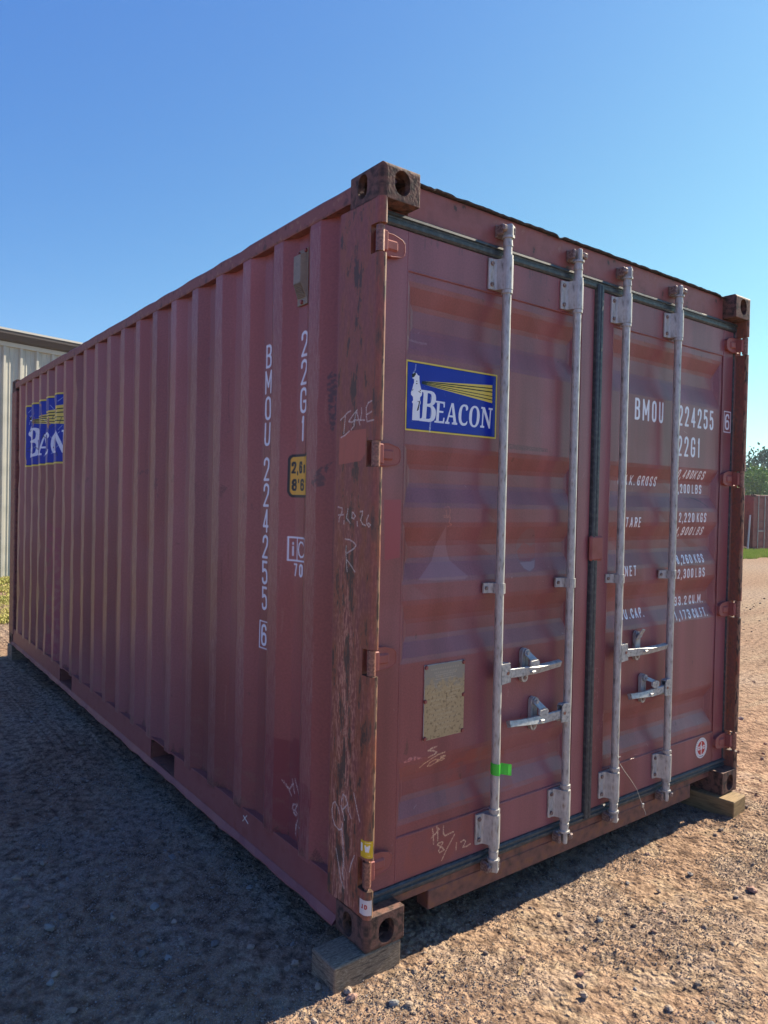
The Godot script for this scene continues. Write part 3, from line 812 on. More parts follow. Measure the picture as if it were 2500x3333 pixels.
func materials() -> void:
	grain = noise(7, 0.35, 2)
	dent = noise(41, 1.0, 3)
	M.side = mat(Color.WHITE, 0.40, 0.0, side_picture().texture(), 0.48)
	M.side.texture_repeat = false
	M.door = mat(Color.WHITE, 0.36, 0.0, door_picture().texture(), 0.52)
	M.door.texture_repeat = false
	M.sign = mat(Color.WHITE, 0.22, 0.0, sign_picture(false).texture(), 0.32)
	M.sidesign = mat(Color.WHITE, 0.35, 0.0, sign_picture(true).texture(), 0.32)
	M.post = mat(Color.WHITE, 0.55, 0.0, post_picture().texture())
	M.post.texture_repeat = false
	M.paint = tri_mat(mottled(512, 71, 0.012, [[0.0, Color8(132, 68, 60)], [0.35, Color8(146, 80, 74)], [0.7, Color8(150, 86, 80)], [1.0, Color8(136, 68, 58)]], Vector2.ONE, 0.05), 0.9, 0.55)
	M.chipped = tri_mat(mottled(512, 85, 0.016, [[0.0, Color8(64, 46, 40)], [0.17, Color8(78, 56, 50)], [0.22, Color8(132, 78, 72)], [0.6, Color8(146, 88, 84)], [0.85, Color8(142, 82, 74)], [1.0, Color8(160, 112, 98)]], Vector2.ONE, 0.06), 1.1, 0.5)
	M.worn = tri_mat(mottled(512, 72, 0.018, [[0.0, Color8(66, 48, 40)], [0.2, Color8(104, 66, 54)], [0.34, Color8(136, 82, 72)], [0.7, Color8(138, 84, 72)], [0.84, Color8(160, 112, 88)], [1.0, Color8(104, 68, 48)]], Vector2.ONE, 0.08), 1.7, 0.6)
	M.grime = tri_mat(mottled(256, 88, 0.03, [[0.0, Color8(30, 27, 26)], [0.5, Color8(58, 50, 46)], [0.8, Color8(86, 70, 62)], [1.0, Color8(120, 104, 84)]], Vector2.ONE, 0.2), 4.0, 0.85)
	M.sill = tri_mat(mottled(512, 73, 0.02, [[0.0, Color8(70, 52, 44)], [0.35, Color8(108, 72, 64)], [0.6, Color8(122, 80, 70)], [0.8, Color8(130, 86, 62)], [1.0, Color8(84, 56, 40)]], Vector2.ONE, 0.1), 1.6, 0.6)
	M.rust = tri_mat(mottled(512, 74, 0.016, [[0.0, Color8(34, 28, 26)], [0.25, Color8(58, 44, 38)], [0.45, Color8(92, 66, 56)], [0.65, Color8(112, 80, 68)], [0.82, Color8(104, 70, 58)], [0.92, Color8(150, 116, 92)], [1.0, Color8(66, 48, 40)]], Vector2.ONE, 0.2, 6), 3.0, 0.75)
	M.rust.normal_enabled = true
	M.rust.normal_texture = bump(512, 75, 0.05, 3.0)
	M.rust.normal_scale = 0.45
	M.zinc = tri_mat(mottled(512, 77, 0.024, [[0.0, Color8(84, 78, 70)], [0.16, Color8(132, 130, 124)], [0.34, Color8(168, 170, 167)], [0.6, Color8(188, 189, 185)], [0.82, Color8(168, 165, 156)], [0.93, Color8(126, 112, 94)], [1.0, Color8(96, 78, 62)]], Vector2(1, 3), 0.12, 6), 3.0, 0.45, 0.25)
	M.bright = tri_mat(mottled(256, 78, 0.03, [[0.0, Color8(150, 154, 156)], [0.5, Color8(186, 190, 190)], [1.0, Color8(206, 206, 202)]], Vector2.ONE, 0.05), 6.0, 0.28, 0.75)
	M.dull = tri_mat(mottled(256, 86, 0.03, [[0.0, Color8(118, 120, 120)], [0.4, Color8(158, 162, 162)], [0.8, Color8(184, 186, 184)], [1.0, Color8(130, 124, 112)]], Vector2.ONE, 0.08), 6.0, 0.52, 0.35)
	M.rubber = tri_mat(mottled(256, 79, 0.04, [[0.0, Color8(38, 46, 50)], [0.5, Color8(52, 62, 68)], [0.8, Color8(76, 84, 84)], [1.0, Color8(98, 100, 94)]], Vector2.ONE, 0.1), 3.0, 0.42)
	M.pin = tri_mat(mottled(256, 80, 0.05, [[0.0, Color8(84, 58, 48)], [0.5, Color8(138, 96, 84)], [1.0, Color8(168, 132, 104)]], Vector2.ONE, 0.15), 6.0, 0.45, 0.2)
	M.cam = tri_mat(mottled(256, 81, 0.04, [[0.0, Color8(78, 62, 58)], [0.5, Color8(136, 116, 108)], [1.0, Color8(166, 156, 146)]], Vector2.ONE, 0.15), 8.0, 0.5, 0.25)
	M.vent = tri_mat(mottled(256, 82, 0.02, [[0.0, Color8(122, 112, 96)], [0.6, Color8(142, 132, 114)], [1.0, Color8(124, 116, 102)]], Vector2.ONE, 0.05), 3.0, 0.55)
	M.tape = mat(Color8(64, 196, 58), 0.5)
	M.tape.backlight_enabled = true
	M.tape.backlight = Color8(40, 90, 30)
	M.plate = mat(Color.WHITE, 0.45, 0.25, sticker_picture(3).texture())
	M.yellow = mat(Color.WHITE, 0.4, 0.0, sticker_picture(0).texture())
	M.white = mat(Color.WHITE, 0.6, 0.0, sticker_picture(1).texture())
	M.mark = mat(Color.WHITE, 0.45, 0.0, sticker_picture(2).texture())
	M.wood = tri_mat(mottled(512, 83, 0.012, [[0.0, Color8(52, 44, 36)], [0.3, Color8(112, 98, 82)], [0.44, Color8(150, 136, 114)], [0.52, Color8(96, 82, 66)], [0.6, Color8(146, 130, 108)], [0.72, Color8(108, 94, 76)], [0.85, Color8(156, 142, 120)], [1.0, Color8(80, 68, 54)]], Vector2(1, 0.12), 0.1, 4), 1.4, 0.8)
	M.newwood = tri_mat(mottled(512, 84, 0.012, [[0.0, Color8(92, 74, 46)], [0.4, Color8(126, 104, 68)], [0.7, Color8(142, 118, 80)], [1.0, Color8(104, 84, 54)]], Vector2(1, 0.12), 0.1, 4), 1.4, 0.8)

# ---------------------------------------------------------------- the container
func rounded(lo: Vector2, hi: Vector2, r: Array, k := 4) -> PackedVector2Array:   # corner radii: lo-lo, hi-lo, hi-hi, lo-hi
	var o := PackedVector2Array()
	var cs := [Vector2(lo.x, lo.y), Vector2(hi.x, lo.y), Vector2(hi.x, hi.y), Vector2(lo.x, hi.y)]
	var dirs := [Vector2(1, 1), Vector2(-1, 1), Vector2(-1, -1), Vector2(1, -1)]
	for i in 4:
		var q: float = r[i]
		if q <= 0.0:
			o.append(cs[i])
			continue
		var c: Vector2 = cs[i] + dirs[i] * q
		for j in k + 1:
			var a := PI + i * PI * 0.5 + j * PI * 0.5 / k
			o.append(c + Vector2(cos(a), sin(a)) * q)
	return o

func obround(c: Vector2, w: float, h: float, k := 8) -> PackedVector2Array:
	var o := PackedVector2Array()
	var r := w * 0.5
	var f := h * 0.5 - r
	for j in k + 1:
		var a := PI * j / k
		o.append(c + Vector2(cos(a) * r, f + sin(a) * r))
	for j in k + 1:
		var a := PI + PI * j / k
		o.append(c + Vector2(cos(a) * r, -f + sin(a) * r))
	return o

# a hollow casting with slotted holes; built for the corner (0, 0, 0) growing along +x, +y (or down), -z, then mirrored
func casting(parent: Node, at: Vector3, mx: float, my: float, mz: float, m: Material) -> void:
	var c := CSGCombiner3D.new()
	c.name = "corner_casting"
	parent.add_child(c, true)
	var sign_ := Transform3D(Basis.from_scale(Vector3(mx, my, mz)), at)
	var W := 0.162
	var H := 0.118
	var L := 0.178
	var add := func(mb: MB, op: int) -> void:
		mb.moved(sign_)
		var g := CSGMesh3D.new()
		g.mesh = mb.mesh()
		g.material = m
		g.operation = op
		c.add_child(g, true)
	var a := MB.new()      # x-y outline along z
	a.prism(rounded(Vector2(0, 0), Vector2(W, H), [0.016, 0.003, 0.003, 0.003]), 2, 0.0, L)
	add.call(a, CSGShape3D.OPERATION_UNION)
	a = MB.new()           # x-z outline along y
	a.prism(rounded(Vector2(0, 0), Vector2(W, L), [0.024, 0.003, 0.003, 0.003], 6), 1, -0.01, H + 0.01)
	add.call(a, CSGShape3D.OPERATION_INTERSECTION)
	a = MB.new()           # z-y outline along x
	a.prism(rounded(Vector2(0, 0), Vector2(L, H), [0.014, 0.003, 0.003, 0.003]), 0, -0.01, W + 0.01)
	add.call(a, CSGShape3D.OPERATION_INTERSECTION)
	a = MB.new()
	a.box(Vector3(0.026, 0.026, 0.028), Vector3(W - 0.016, H - 0.018, L - 0.018))
	add.call(a, CSGShape3D.OPERATION_SUBTRACTION)
	a = MB.new()           # hole in the end face (z = 0)
	a.prism(obround(Vector2(0.086, 0.056), 0.064, 0.082), 2, -0.02, 0.04)
	add.call(a, CSGShape3D.OPERATION_SUBTRACTION)
	a = MB.new()           # hole in the side face (x = 0)
	a.prism(obround(Vector2(0.106, 0.056), 0.052, 0.082), 0, -0.02, 0.04)
	add.call(a, CSGShape3D.OPERATION_SUBTRACTION)
	a = MB.new()           # hole in the top or bottom face
	a.prism(rounded(Vector2(0.05, 0.045), Vector2(0.112, 0.142), [0.028, 0.028, 0.028, 0.028]), 1, -0.02, 0.04)
	add.call(a, CSGShape3D.OPERATION_SUBTRACTION)

func post_outline(full: bool) -> Array:      # points (x, z) and their place along the picture
	var p := [Vector2(0.0, -0.232)]
	if full:
		p.append(Vector2(0.0, -0.022))
		for i in range(1, 6):
			var a := PI - i * PI * 0.5 / 5
			p.append(Vector2(0.022 + 0.022 * cos(a), -0.022 + 0.022 * sin(a)))
		p.append_array([Vector2(0.0265, -0.0008), Vector2(0.0295, -0.0035), Vector2(0.031, -0.008), Vector2(0.031, -0.060)])
	else:
		p.append_array([Vector2(0.0, -0.052), Vector2(0.004, -0.056), Vector2(0.031, -0.062)])
	p.append_array([Vector2(0.048, -0.085), Vector2(0.060, -0.095), Vector2(0.060, -0.232)])
	return p

func post(parent: Node, mirror: bool) -> void:
	var mb := MB.new()
	var slots := [[0.205, 0.309], [0.913, 1.002], [1.601, 1.688], [2.297, 2.393]]
	var cuts := [[0.112, 0.205, true]]
	for i in 4:
		cuts.append([slots[i][0], slots[i][1], false])
		cuts.append([slots[i][1], slots[i + 1][0] if i < 3 else 2.478, true])
	for c in cuts:
		var o := post_outline(c[2])
		var s := 0.0
		for i in o.size() - 1:
			var a: Vector2 = o[i]
			var b: Vector2 = o[i + 1]
			var e := s + a.distance_to(b)
			var steps := 1 if c[1] - c[0] < 0.2 else 6
			for j in steps:
				var y0: float = lerpf(c[0], c[1], float(j) / steps)
				var y1: float = lerpf(c[0], c[1], float(j + 1) / steps)
				mb.quad_uv(Vector3(a.x, y0, a.y), Vector3(b.x, y0, b.y), Vector3(b.x, y1, b.y), Vector3(a.x, y1, a.y), Vector2(s / 0.32, 1 - y0 / CH), Vector2(e / 0.32, 1 - y0 / CH), Vector2(e / 0.32, 1 - y1 / CH), Vector2(s / 0.32, 1 - y1 / CH))
			s = e
		var flat := PackedVector2Array(o)
		var ix := Geometry2D.triangulate_polygon(flat)
		for i in range(0, ix.size(), 3):
			for y in [c[0], c[1]]:
				var q := []
				var u := []
				for j in 3:
					var w := flat[ix[i + j]]
					q.append(Vector3(w.x, y, w.y))
					u.append(Vector2(0.76, 1 - y / CH))
				mb.tri_uv(q[0], q[1], q[2], u[0], u[1], u[2])
	if mirror:
		mb.moved(Transform3D(Basis.from_scale(Vector3(-1, 1, 1)), Vector3(CW, 0, 0)))
	put(mb, "corner_post", M.post, parent)

func side_depth(z: float) -> float:          # how far the pressed side sheet stands in from its ridges
	var k := fposmod(-z - 0.37, 0.278)
	if k < 0.072:
		return 0.0
	if k < 0.140:
		return (k - 0.072) / 0.068
	if k < 0.210:
		return 1.0
	return 1.0 - (k - 0.210) / 0.068

func side_point(z: float, y: float) -> Vector3:
	var d := (side_depth(z) + side_depth(z - 0.006) + side_depth(z + 0.006)) / 3.0
	var w := dent.get_noise_2d(z * 3.0, y * 1.8) * 0.006 + dent.get_noise_2d(z * 14.0 + 50.0, y * 7.0) * 0.0025
	if z < -3.4:     # boxes have knocked the far ridges about
		w += maxf(0.0, dent.get_noise_2d(z * 7.0 + 8.0, y * 4.0)) * 0.018 * (1.0 - d)
	var edge: float = smoothstep(0.150, 0.4, y) * (1.0 - smoothstep(2.3, 2.52, y))
	return Vector3(0.004 + 0.036 * d + absf(w) * edge, y, z + w * edge * 0.8)

# the printed film on the far end of the side lies on the pressed sheet
func side_sign(parent: Node) -> void:
	var zs := [-5.420]
	for k in range(12, 20):
		for d in [0.0, 0.072, 0.140, 0.210]:
			for e in [-0.006, 0.0, 0.006]:
				var q: float = -0.37 - 0.278 * k - d + e
				if q > -5.415 and q < -4.085:
					zs.append(q)
	zs.append(-4.080)
	zs.sort()
	var mb := MB.new()
	for i in zs.size() - 1:
		for j in 12:
			var y0 := 1.730 + 0.56 * j / 12.0
			var y1 := 1.730 + 0.56 * (j + 1) / 12.0
			var c := []
			var u := []
			for q in [[zs[i], y0], [zs[i + 1], y0], [zs[i + 1], y1], [zs[i], y1]]:
				c.append(side_point(q[0], q[1]) - Vector3(0.0022, 0, 0))
				u.append(Vector2((q[0] + 5.42) / 1.34, 1.0 - (q[1] - 1.73) / 0.56))
			mb.quad_uv(c[0], c[1], c[2], c[3], u[0], u[1], u[2], u[3])
	put(mb, "lighthouse_sign", M.sidesign, parent).set_meta("label", "cracked blue lighthouse sign stuck over the ribs")

func side_panel(parent: Node, mirror: bool) -> void:
	var zs := [-0.20]
	for k in range(-1, 21):
		var z := -0.37 - 0.278 * k
		for d in [0.0, 0.072, 0.140, 0.210]:
			for e in [-0.006, 0.0, 0.006]:
				var q: float = z - d + e
				if q < -0.205 and q > -5.84:
					zs.append(q)
	zs.append(-5.85)
	zs.sort()
	zs.reverse()
	var ys := []
	for i in 25:
		ys.append(lerpf(0.150, 2.520, i / 24.0))
	var pts := []
	for z in zs:
		var col := []
		for y in ys:
			col.append(side_point(z, y))
		pts.append(col)
	var mb := MB.new()
	mb.mode = 2
	var norm := func(i: int, j: int) -> Vector3:
		var a: Vector3 = pts[mini(i + 1, zs.size() - 1)][j] - pts[maxi(i - 1, 0)][j]
		var b: Vector3 = pts[i][mini(j + 1, ys.size() - 1)] - pts[i][maxi(j - 1, 0)]
		return b.cross(a).normalized()
	for i in zs.size() - 1:
		for j in ys.size() - 1:
			var n00: Vector3 = norm.call(i, j)
			var n10: Vector3 = norm.call(i + 1, j)
			var n01: Vector3 = norm.call(i, j + 1)
			var n11: Vector3 = norm.call(i + 1, j + 1)
			mb.tri_n(pts[i + 1][j], pts[i][j], pts[i][j + 1], -n10, -n00, -n01)
			mb.tri_n(pts[i + 1][j], pts[i][j + 1], pts[i + 1][j + 1], -n10, -n01, -n11)
	for i in mb.n.size():
		if mb.n[i].x > 0.0:
			mb.n[i] = -mb.n[i]
	if mirror:
		mb.moved(Transform3D(Basis.from_scale(Vector3(-1, 1, 1)), Vector3(CW, 0, 0)))
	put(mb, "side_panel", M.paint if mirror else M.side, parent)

func mirrored(mb: MB, yes: bool) -> MB:
	if yes:
		mb.moved(Transform3D(Basis.from_scale(Vector3(-1, 1, 1)), Vector3(CW, 0, 0)))
	return mb

func rails(parent: Node, mirror: bool) -> void:
	var w := noise(42, 1.0, 2)
	var mb := MB.new()
	# top rail, dented along its upper edge
	var last := []
	var steps := 60
	for i in steps + 1:
		var z := lerpf(-0.176, -5.882, float(i) / steps)
		var d := w.get_noise_1d(z * 4.0) * 0.005
		var e := maxf(0.0, w.get_noise_1d(z * 9.0 + 70.0)) * 0.006
		var now := [Vector3(0.055, 2.505, z), Vector3(0.003, 2.503 + d * 0.4, z), Vector3(0.001 + e * 0.4, 2.51 + d * 0.4, z), Vector3(0.001 + e, 2.556 + d * 0.5 - e, z), Vector3(0.006 + e, 2.564 - e, z), Vector3(0.055, 2.566, z)]
		if i > 0:
			for j in 5:
				mb.quad(last[j], now[j], now[j + 1], last[j + 1])
		last = now
	put(mirrored(mb, mirror), "top_rail", M.worn, parent)
	# bottom rail: a web with two fork pockets and a bent lower flange
	mb = MB.new()
	var runs := [[-0.176, -1.690], [-2.036, -3.701], [-4.052, -5.882]]
	for r in runs:
		mb.box(Vector3(0.007, 0.046, r[1]), Vector3(0.013, 0.1665, r[0]), 0.001)
	for r in [[-1.690, -2.036], [-3.701, -4.052]]:
		mb.box(Vector3(0.007, 0.158, r[1] - 0.002), Vector3(0.0128, 0.1662, r[0] + 0.002))
	mb.box(Vector3(0.0135, 0.1590, -5.882), Vector3(0.075, 0.1662, -0.2325))
	last = []
	for i in 121:
		var z := lerpf(-0.176, -5.882, i / 120.0)
		var d := w.get_noise_1d(z * 3.0 + 11.0) * 0.012
		var e := w.get_noise_1d(z * 8.0 + 31.0) * 0.005
		var now := [Vector3(0.0135, 0.0455, z), Vector3(0.006, 0.0462, z), Vector3(-0.014 + e, 0.030 + d, z), Vector3(-0.0145 + e, 0.025 + d, z), Vector3(0.050, 0.034, z)]
		if i > 0:
			for j in 4:
				mb.quad(now[j], last[j], last[j + 1], now[j + 1])
		last = now
	var rail := put(mirrored(mb, mirror), "bottom_rail", M.paint, parent)
	if mirror:
		return
	mb = MB.new()
	for k in RAIL_CHALK:
		for i in range(0, k.size() - 2, 2):
			mb.tube([Vector3(0.0066, k[i + 1], k[i]), Vector3(0.0066, k[i + 3], k[i + 2])], 0.0022, 5)
	put(mb, "chalk_mark", mat(Color8(222, 212, 198), 0.95), rail)
	for r in [[-1.690, -2.036], [-3.701, -4.052]]:
		var p := MB.new()      # the pocket runs across under the floor
		p.box(Vector3(0.016, 0.040, r[1] + 0.001), Vector3(2.42, 0.046, r[0] - 0.001))
		p.box(Vector3(0.016, 0.150, r[1] + 0.001), Vector3(2.42, 0.156, r[0] - 0.001))
		p.box(Vector3(0.016, 0.0465, r[1] - 0.004), Vector3(2.42, 0.1495, r[1]))
		p.box(Vector3(0.016, 0.0465, r[0]), Vector3(2.42, 0.1495, r[0] + 0.004))
		put(p, "fork_pocket", M.worn, parent)

# a hinge: barrel on the post, blade on the door
func hinge(parent: Node, y: float, mirror: bool) -> void:
	var mb := MB.new()
	mb.cyl(Vector3(0.016, y - 0.042, -0.022), Vector3(0.016, y + 0.042, -0.022), 0.0145, 0.0145, 16)
	mb.cyl(Vector3(0.016, y - 0.052, -0.022), Vector3(0.016, y + 0.052, -0.022), 0.008, 0.008, 10)
	put(mirrored(mb, mirror), "hinge_pin", M.pin, parent)
	mb = MB.new()
	var z0 := -0.0685
	var out := PackedVector2Array([Vector2(0.022, y - 0.034), Vector2(0.090, y - 0.036), Vector2(0.128, y - 0.030), Vector2(0.140, y - 0.022), Vector2(0.144, y - 0.008), Vector2(0.142, y + 0.018), Vector2(0.132, y + 0.028), Vector2(0.095, y + 0.038), Vector2(0.022, y + 0.038)])
	mb.prism(out, 2, z0, z0 + 0.016)
	# raised rim
	var rim := []
	for p in out:
		rim.append(Vector3(p.x, p.y, z0 + 0.0150))
	for i in range(0, rim.size() - 1):
		mb.cyl(rim[i], rim[i + 1], 0.0026, 0.0026, 7)
	mb.box(Vector3(0.060, y - 0.018, z0 + 0.010), Vector3(0.112, y + 0.018, z0 + 0.023), 0.006)
	mb.box(Vector3(0.016, y - 0.032, -0.034), Vector3(0.050, y + 0.034, -0.022), 0.003)
	mb.box(Vector3(0.038, y - 0.032, z0 + 0.004), Vector3(0.050, y + 0.034, -0.028), 0.002)
	put(mirrored(mb, mirror), "hinge", M.paint, parent)

# one leaf: frame strips and a sheet pressed into horizontal troughs whose ends are bevelled
func leaf(parent: Node, x0: float, x1: float, a: float, b: float) -> MeshInstance3D:
	var zf := -0.0690
	var zp := -0.0735
	var dp := 0.029
	var mb := MB.new()
	mb.mode = 1
	mb.box(Vector3(x0, 0.155, -0.118), Vector3(a, 2.420, zf), 0.0025)
	mb.box(Vector3(b, 0.155, -0.118), Vector3(x1, 2.420, zf), 0.0025)
	mb.box(Vector3(a + 0.001, 0.155, -0.118), Vector3(b - 0.001, 0.312, zf - 0.0015), 0.002)
	mb.box(Vector3(a + 0.001, 2.286, -0.118), Vector3(b - 0.001, 2.420, zf - 0.0015), 0.002)
	var bow := noise(43 + int(x0 * 10), 1.0, 2)
	var w := b - a
	var xs := []
	var dx := []
	for q in [[-0.002, 0.0], [0.005, 0.0], [0.017, 0.14], [0.040, 0.86], [0.054, 1.0]]:
		xs.append(a + q[0])
		dx.append(q[1])
	for i in 9:
		xs.append(a + 0.054 + (w - 0.108) * (i + 1) / 10.0)
		dx.append(1.0)
	for q in [[0.054, 1.0], [0.040, 0.86], [0.017, 0.14], [0.005, 0.0], [-0.002, 0.0]]:
		xs.append(b - q[0])
		dx.append(q[1])
	var ys := [2.288]
	var dy := [0.0]
	for k in DOOR_PRESS:
		for q in [[k[0] + 0.009, 0.0], [k[0] - 0.009, 0.13], [k[1] + 0.009, 0.87], [k[1] - 0.009, 1.0], [k[2] + 0.009, 1.0], [k[2] - 0.009, 0.87], [k[3] + 0.009, 0.13], [k[3] - 0.009, 0.0]]:
			ys.append(q[0])
			dy.append(q[1])
	ys.append(0.310)
	dy.append(0.0)
	var at := func(i: int, j: int) -> Vector3:
		var q: float = bow.get_noise_2d(xs[i] * 3.0, ys[j] * 3.0) * 0.006
		return Vector3(xs[i], ys[j], zp - dp * minf(dx[i], dy[j]) - absf(q))
	for i in xs.size() - 1:
		for j in ys.size() - 1:
			var p00: Vector3 = at.call(i, j)
			var p10: Vector3 = at.call(i + 1, j)
			var p01: Vector3 = at.call(i, j + 1)
			var p11: Vector3 = at.call(i + 1, j + 1)
			# the diagonal runs along the bevel at the trough's corners
			if (dx[i + 1] - dx[i]) * (dy[j + 1] - dy[j]) >= 0.0:
				mb.tri(p00, p01, p11)
				mb.tri(p00, p11, p10)
			else:
				mb.tri(p00, p01, p10)
				mb.tri(p10, p01, p11)
	mb.quad(Vector3(a, 0.3, -0.125), Vector3(b, 0.3, -0.125), Vector3(b, 2.3, -0.125), Vector3(a, 2.3, -0.125))
	# weld beads along the sheet's edges
	for y in [2.2865, 0.3125]:
		mb.cyl(Vector3(a, y, zf - 0.0035), Vector3(b, y, zf - 0.0035), 0.0042, 0.0042, 6)
	for x in [a, b]:
		var p := []
		for k in 30:
			p.append(Vector3(x + bow.get_noise_1d(k * 3.3) * 0.0015, 0.158 + 2.26 * k / 29.0, zf - 0.0015))
		mb.tube(p, 0.0028, 6)
	var o := put(mb, "door", M.door, parent)
	return o

# a strip of rubber with two lips
func gasket_line(mb: MB, a: Vector3, b: Vector3, across: Vector3, width: float) -> void:
	var pr := [[0.0, -0.010], [0.04, 0.004], [0.14, 0.010], [0.30, 0.011], [0.36, 0.004], [0.46, 0.003], [0.56, 0.008], [0.80, 0.007], [0.94, 0.002], [1.0, -0.012]]
	for i in pr.size() - 1:
		var p: Vector3 = across * width * pr[i][0] + Vector3(0, 0, pr[i][1])
		var q: Vector3 = across * width * pr[i + 1][0] + Vector3(0, 0, pr[i + 1][1])
		mb.quad(a + p, a + q, b + q, b + p)

# a lock rod with its collars, guides, clamp, cams and keepers
func lock_rod(door: Node, x: float, top_turn: float, low_turn: float) -> void:
	var z := -0.031
	var mb := MB.new()
	var w := noise(int(x * 100), 1.0, 1)
	var p := []
	for i in 13:
		p.append(Vector3(x + w.get_noise_1d(i * 9.0) * 0.0012, lerpf(0.135, 2.488, i / 12.0), z))
	for i in 12:
		mb.cyl(p[i], p[i + 1], 0.0168, 0.0168, 22, false)
	for y in [0.176, 0.3135, 2.281, 2.4105]:
		mb.cyl(Vector3(x, y, z), Vector3(x, y + 0.0135, z), 0.0215, 0.0215, 22)
	put(mb, "lock_rod", M.zinc, door)
	# the cams: forked ends that bite behind the keepers
	for s in [-1.0, 1.0]:
		var y0: float = 2.488 if s > 0.0 else 0.135
		var turn: float = top_turn if s > 0.0 else low_turn
		var c := MB.new()
		c.cyl(Vector3(x, y0 - s * 0.03, z), Vector3(x, y0, z), 0.0195, 0.0165, 18)
		c.cyl(Vector3(x, y0, z), Vector3(x, y0 + s * 0.008, z), 0.0235, 0.0235, 18)
		var B := Basis(Vector3.UP, turn)
		var mid := Vector3(x, y0 + s * 0.030, z)
		c.box(mid - Vector3(0.009, 0.024, 0.019), mid + Vector3(0.009, 0.024, 0.019), 0.004, B)
		for k in [-1.0, 1.0]:
			var q: Vector3 = mid + B * Vector3(0.016, k * 0.017, 0.012)
			c.box(q - Vector3(0.016, 0.006, 0.007), q + Vector3(0.016, 0.006, 0.007), 0.003, B)
		put(c, "cam", M.zinc, door)
		var kp := MB.new()
		var ky: float = y0 + s * 0.030
		var side := signf(cos(turn))
		kp.box(Vector3(x - 0.034, ky - 0.024, -0.069), Vector3(x + 0.034, ky + 0.024, -0.060), 0.003)
		for k in [-1.0, 1.0]:
			kp.box(Vector3(x + k * 0.030 - 0.007, ky - 0.020, -0.0615), Vector3(x + k * 0.030 + 0.007, ky + 0.020, -0.024), 0.005)
		kp.box(Vector3(x - side * 0.030 - 0.012, ky - 0.012, -0.030), Vector3(x - side * 0.030 + 0.012, ky + 0.014, -0.012), 0.006)
		put(kp, "cam_keeper", M.cam, door)
	# guides: a plate bolted to the door on one side and bulged over the rod
	for y in [0.1905, 2.2955]:
		var h := 0.1145
		var g := MB.new()
		var o := PackedVector2Array()
		var prof := [Vector2(-0.066, -0.0625), Vector2(-0.062, -0.0595), Vector2(-0.040, -0.0590), Vector2(-0.033, -0.054)]
		for k in 9:
			var a := PI * 0.80 - k * PI * 0.80 / 8
			prof.append(Vector2(0.0228 * cos(a), z + 0.0228 * sin(a)))
		prof.append_array([Vector2(0.0228, -0.060), Vector2(0.0228, -0.0685), Vector2(-0.066, -0.0685)])
		for q in prof:
			o.append(Vector2(x + q.x, q.y))
		g.prism(o, 1, y, y + h)
		put(g, "rod_guide", M.zinc, door)
		for k in [0.16, 0.84]:
			var bolt := MB.new()
			bolt.cyl(Vector3(x - 0.052, y + h * k, -0.0600), Vector3(x - 0.052, y + h * k, -0.0535), 0.0088, 0.0082, 6)
			put(bolt, "bolt", M.cam, door)
	# clamp at half height
	var cy := 1.168
	var cl := MB.new()
	var o2 := PackedVector2Array()
	var pr := [Vector2(-0.056, -0.0675), Vector2(-0.056, -0.0600), Vector2(-0.034, -0.0585), Vector2(-0.022, -0.046)]
	for k in 7:
		var a := PI * 0.8 - k * PI * 0.8 / 6
		pr.append(Vector2(0.0212 * cos(a), z + 0.0212 * sin(a)))
	pr.append_array([Vector2(0.0240, -0.050), Vector2(0.0240, -0.0685), Vector2(-0.056, -0.0685)])
	for q in pr:
		o2.append(Vector2(x + q.x, q.y))
	cl.prism(o2, 1, cy - 0.019, cy + 0.019)
	put(cl, "rod_clamp", M.zinc, door)
	var bolt := MB.new()
	bolt.cyl(Vector3(x - 0.044, cy, -0.0600), Vector3(x - 0.044, cy, -0.0545), 0.0080, 0.0075, 6)
	put(bolt, "bolt", M.cam, door)

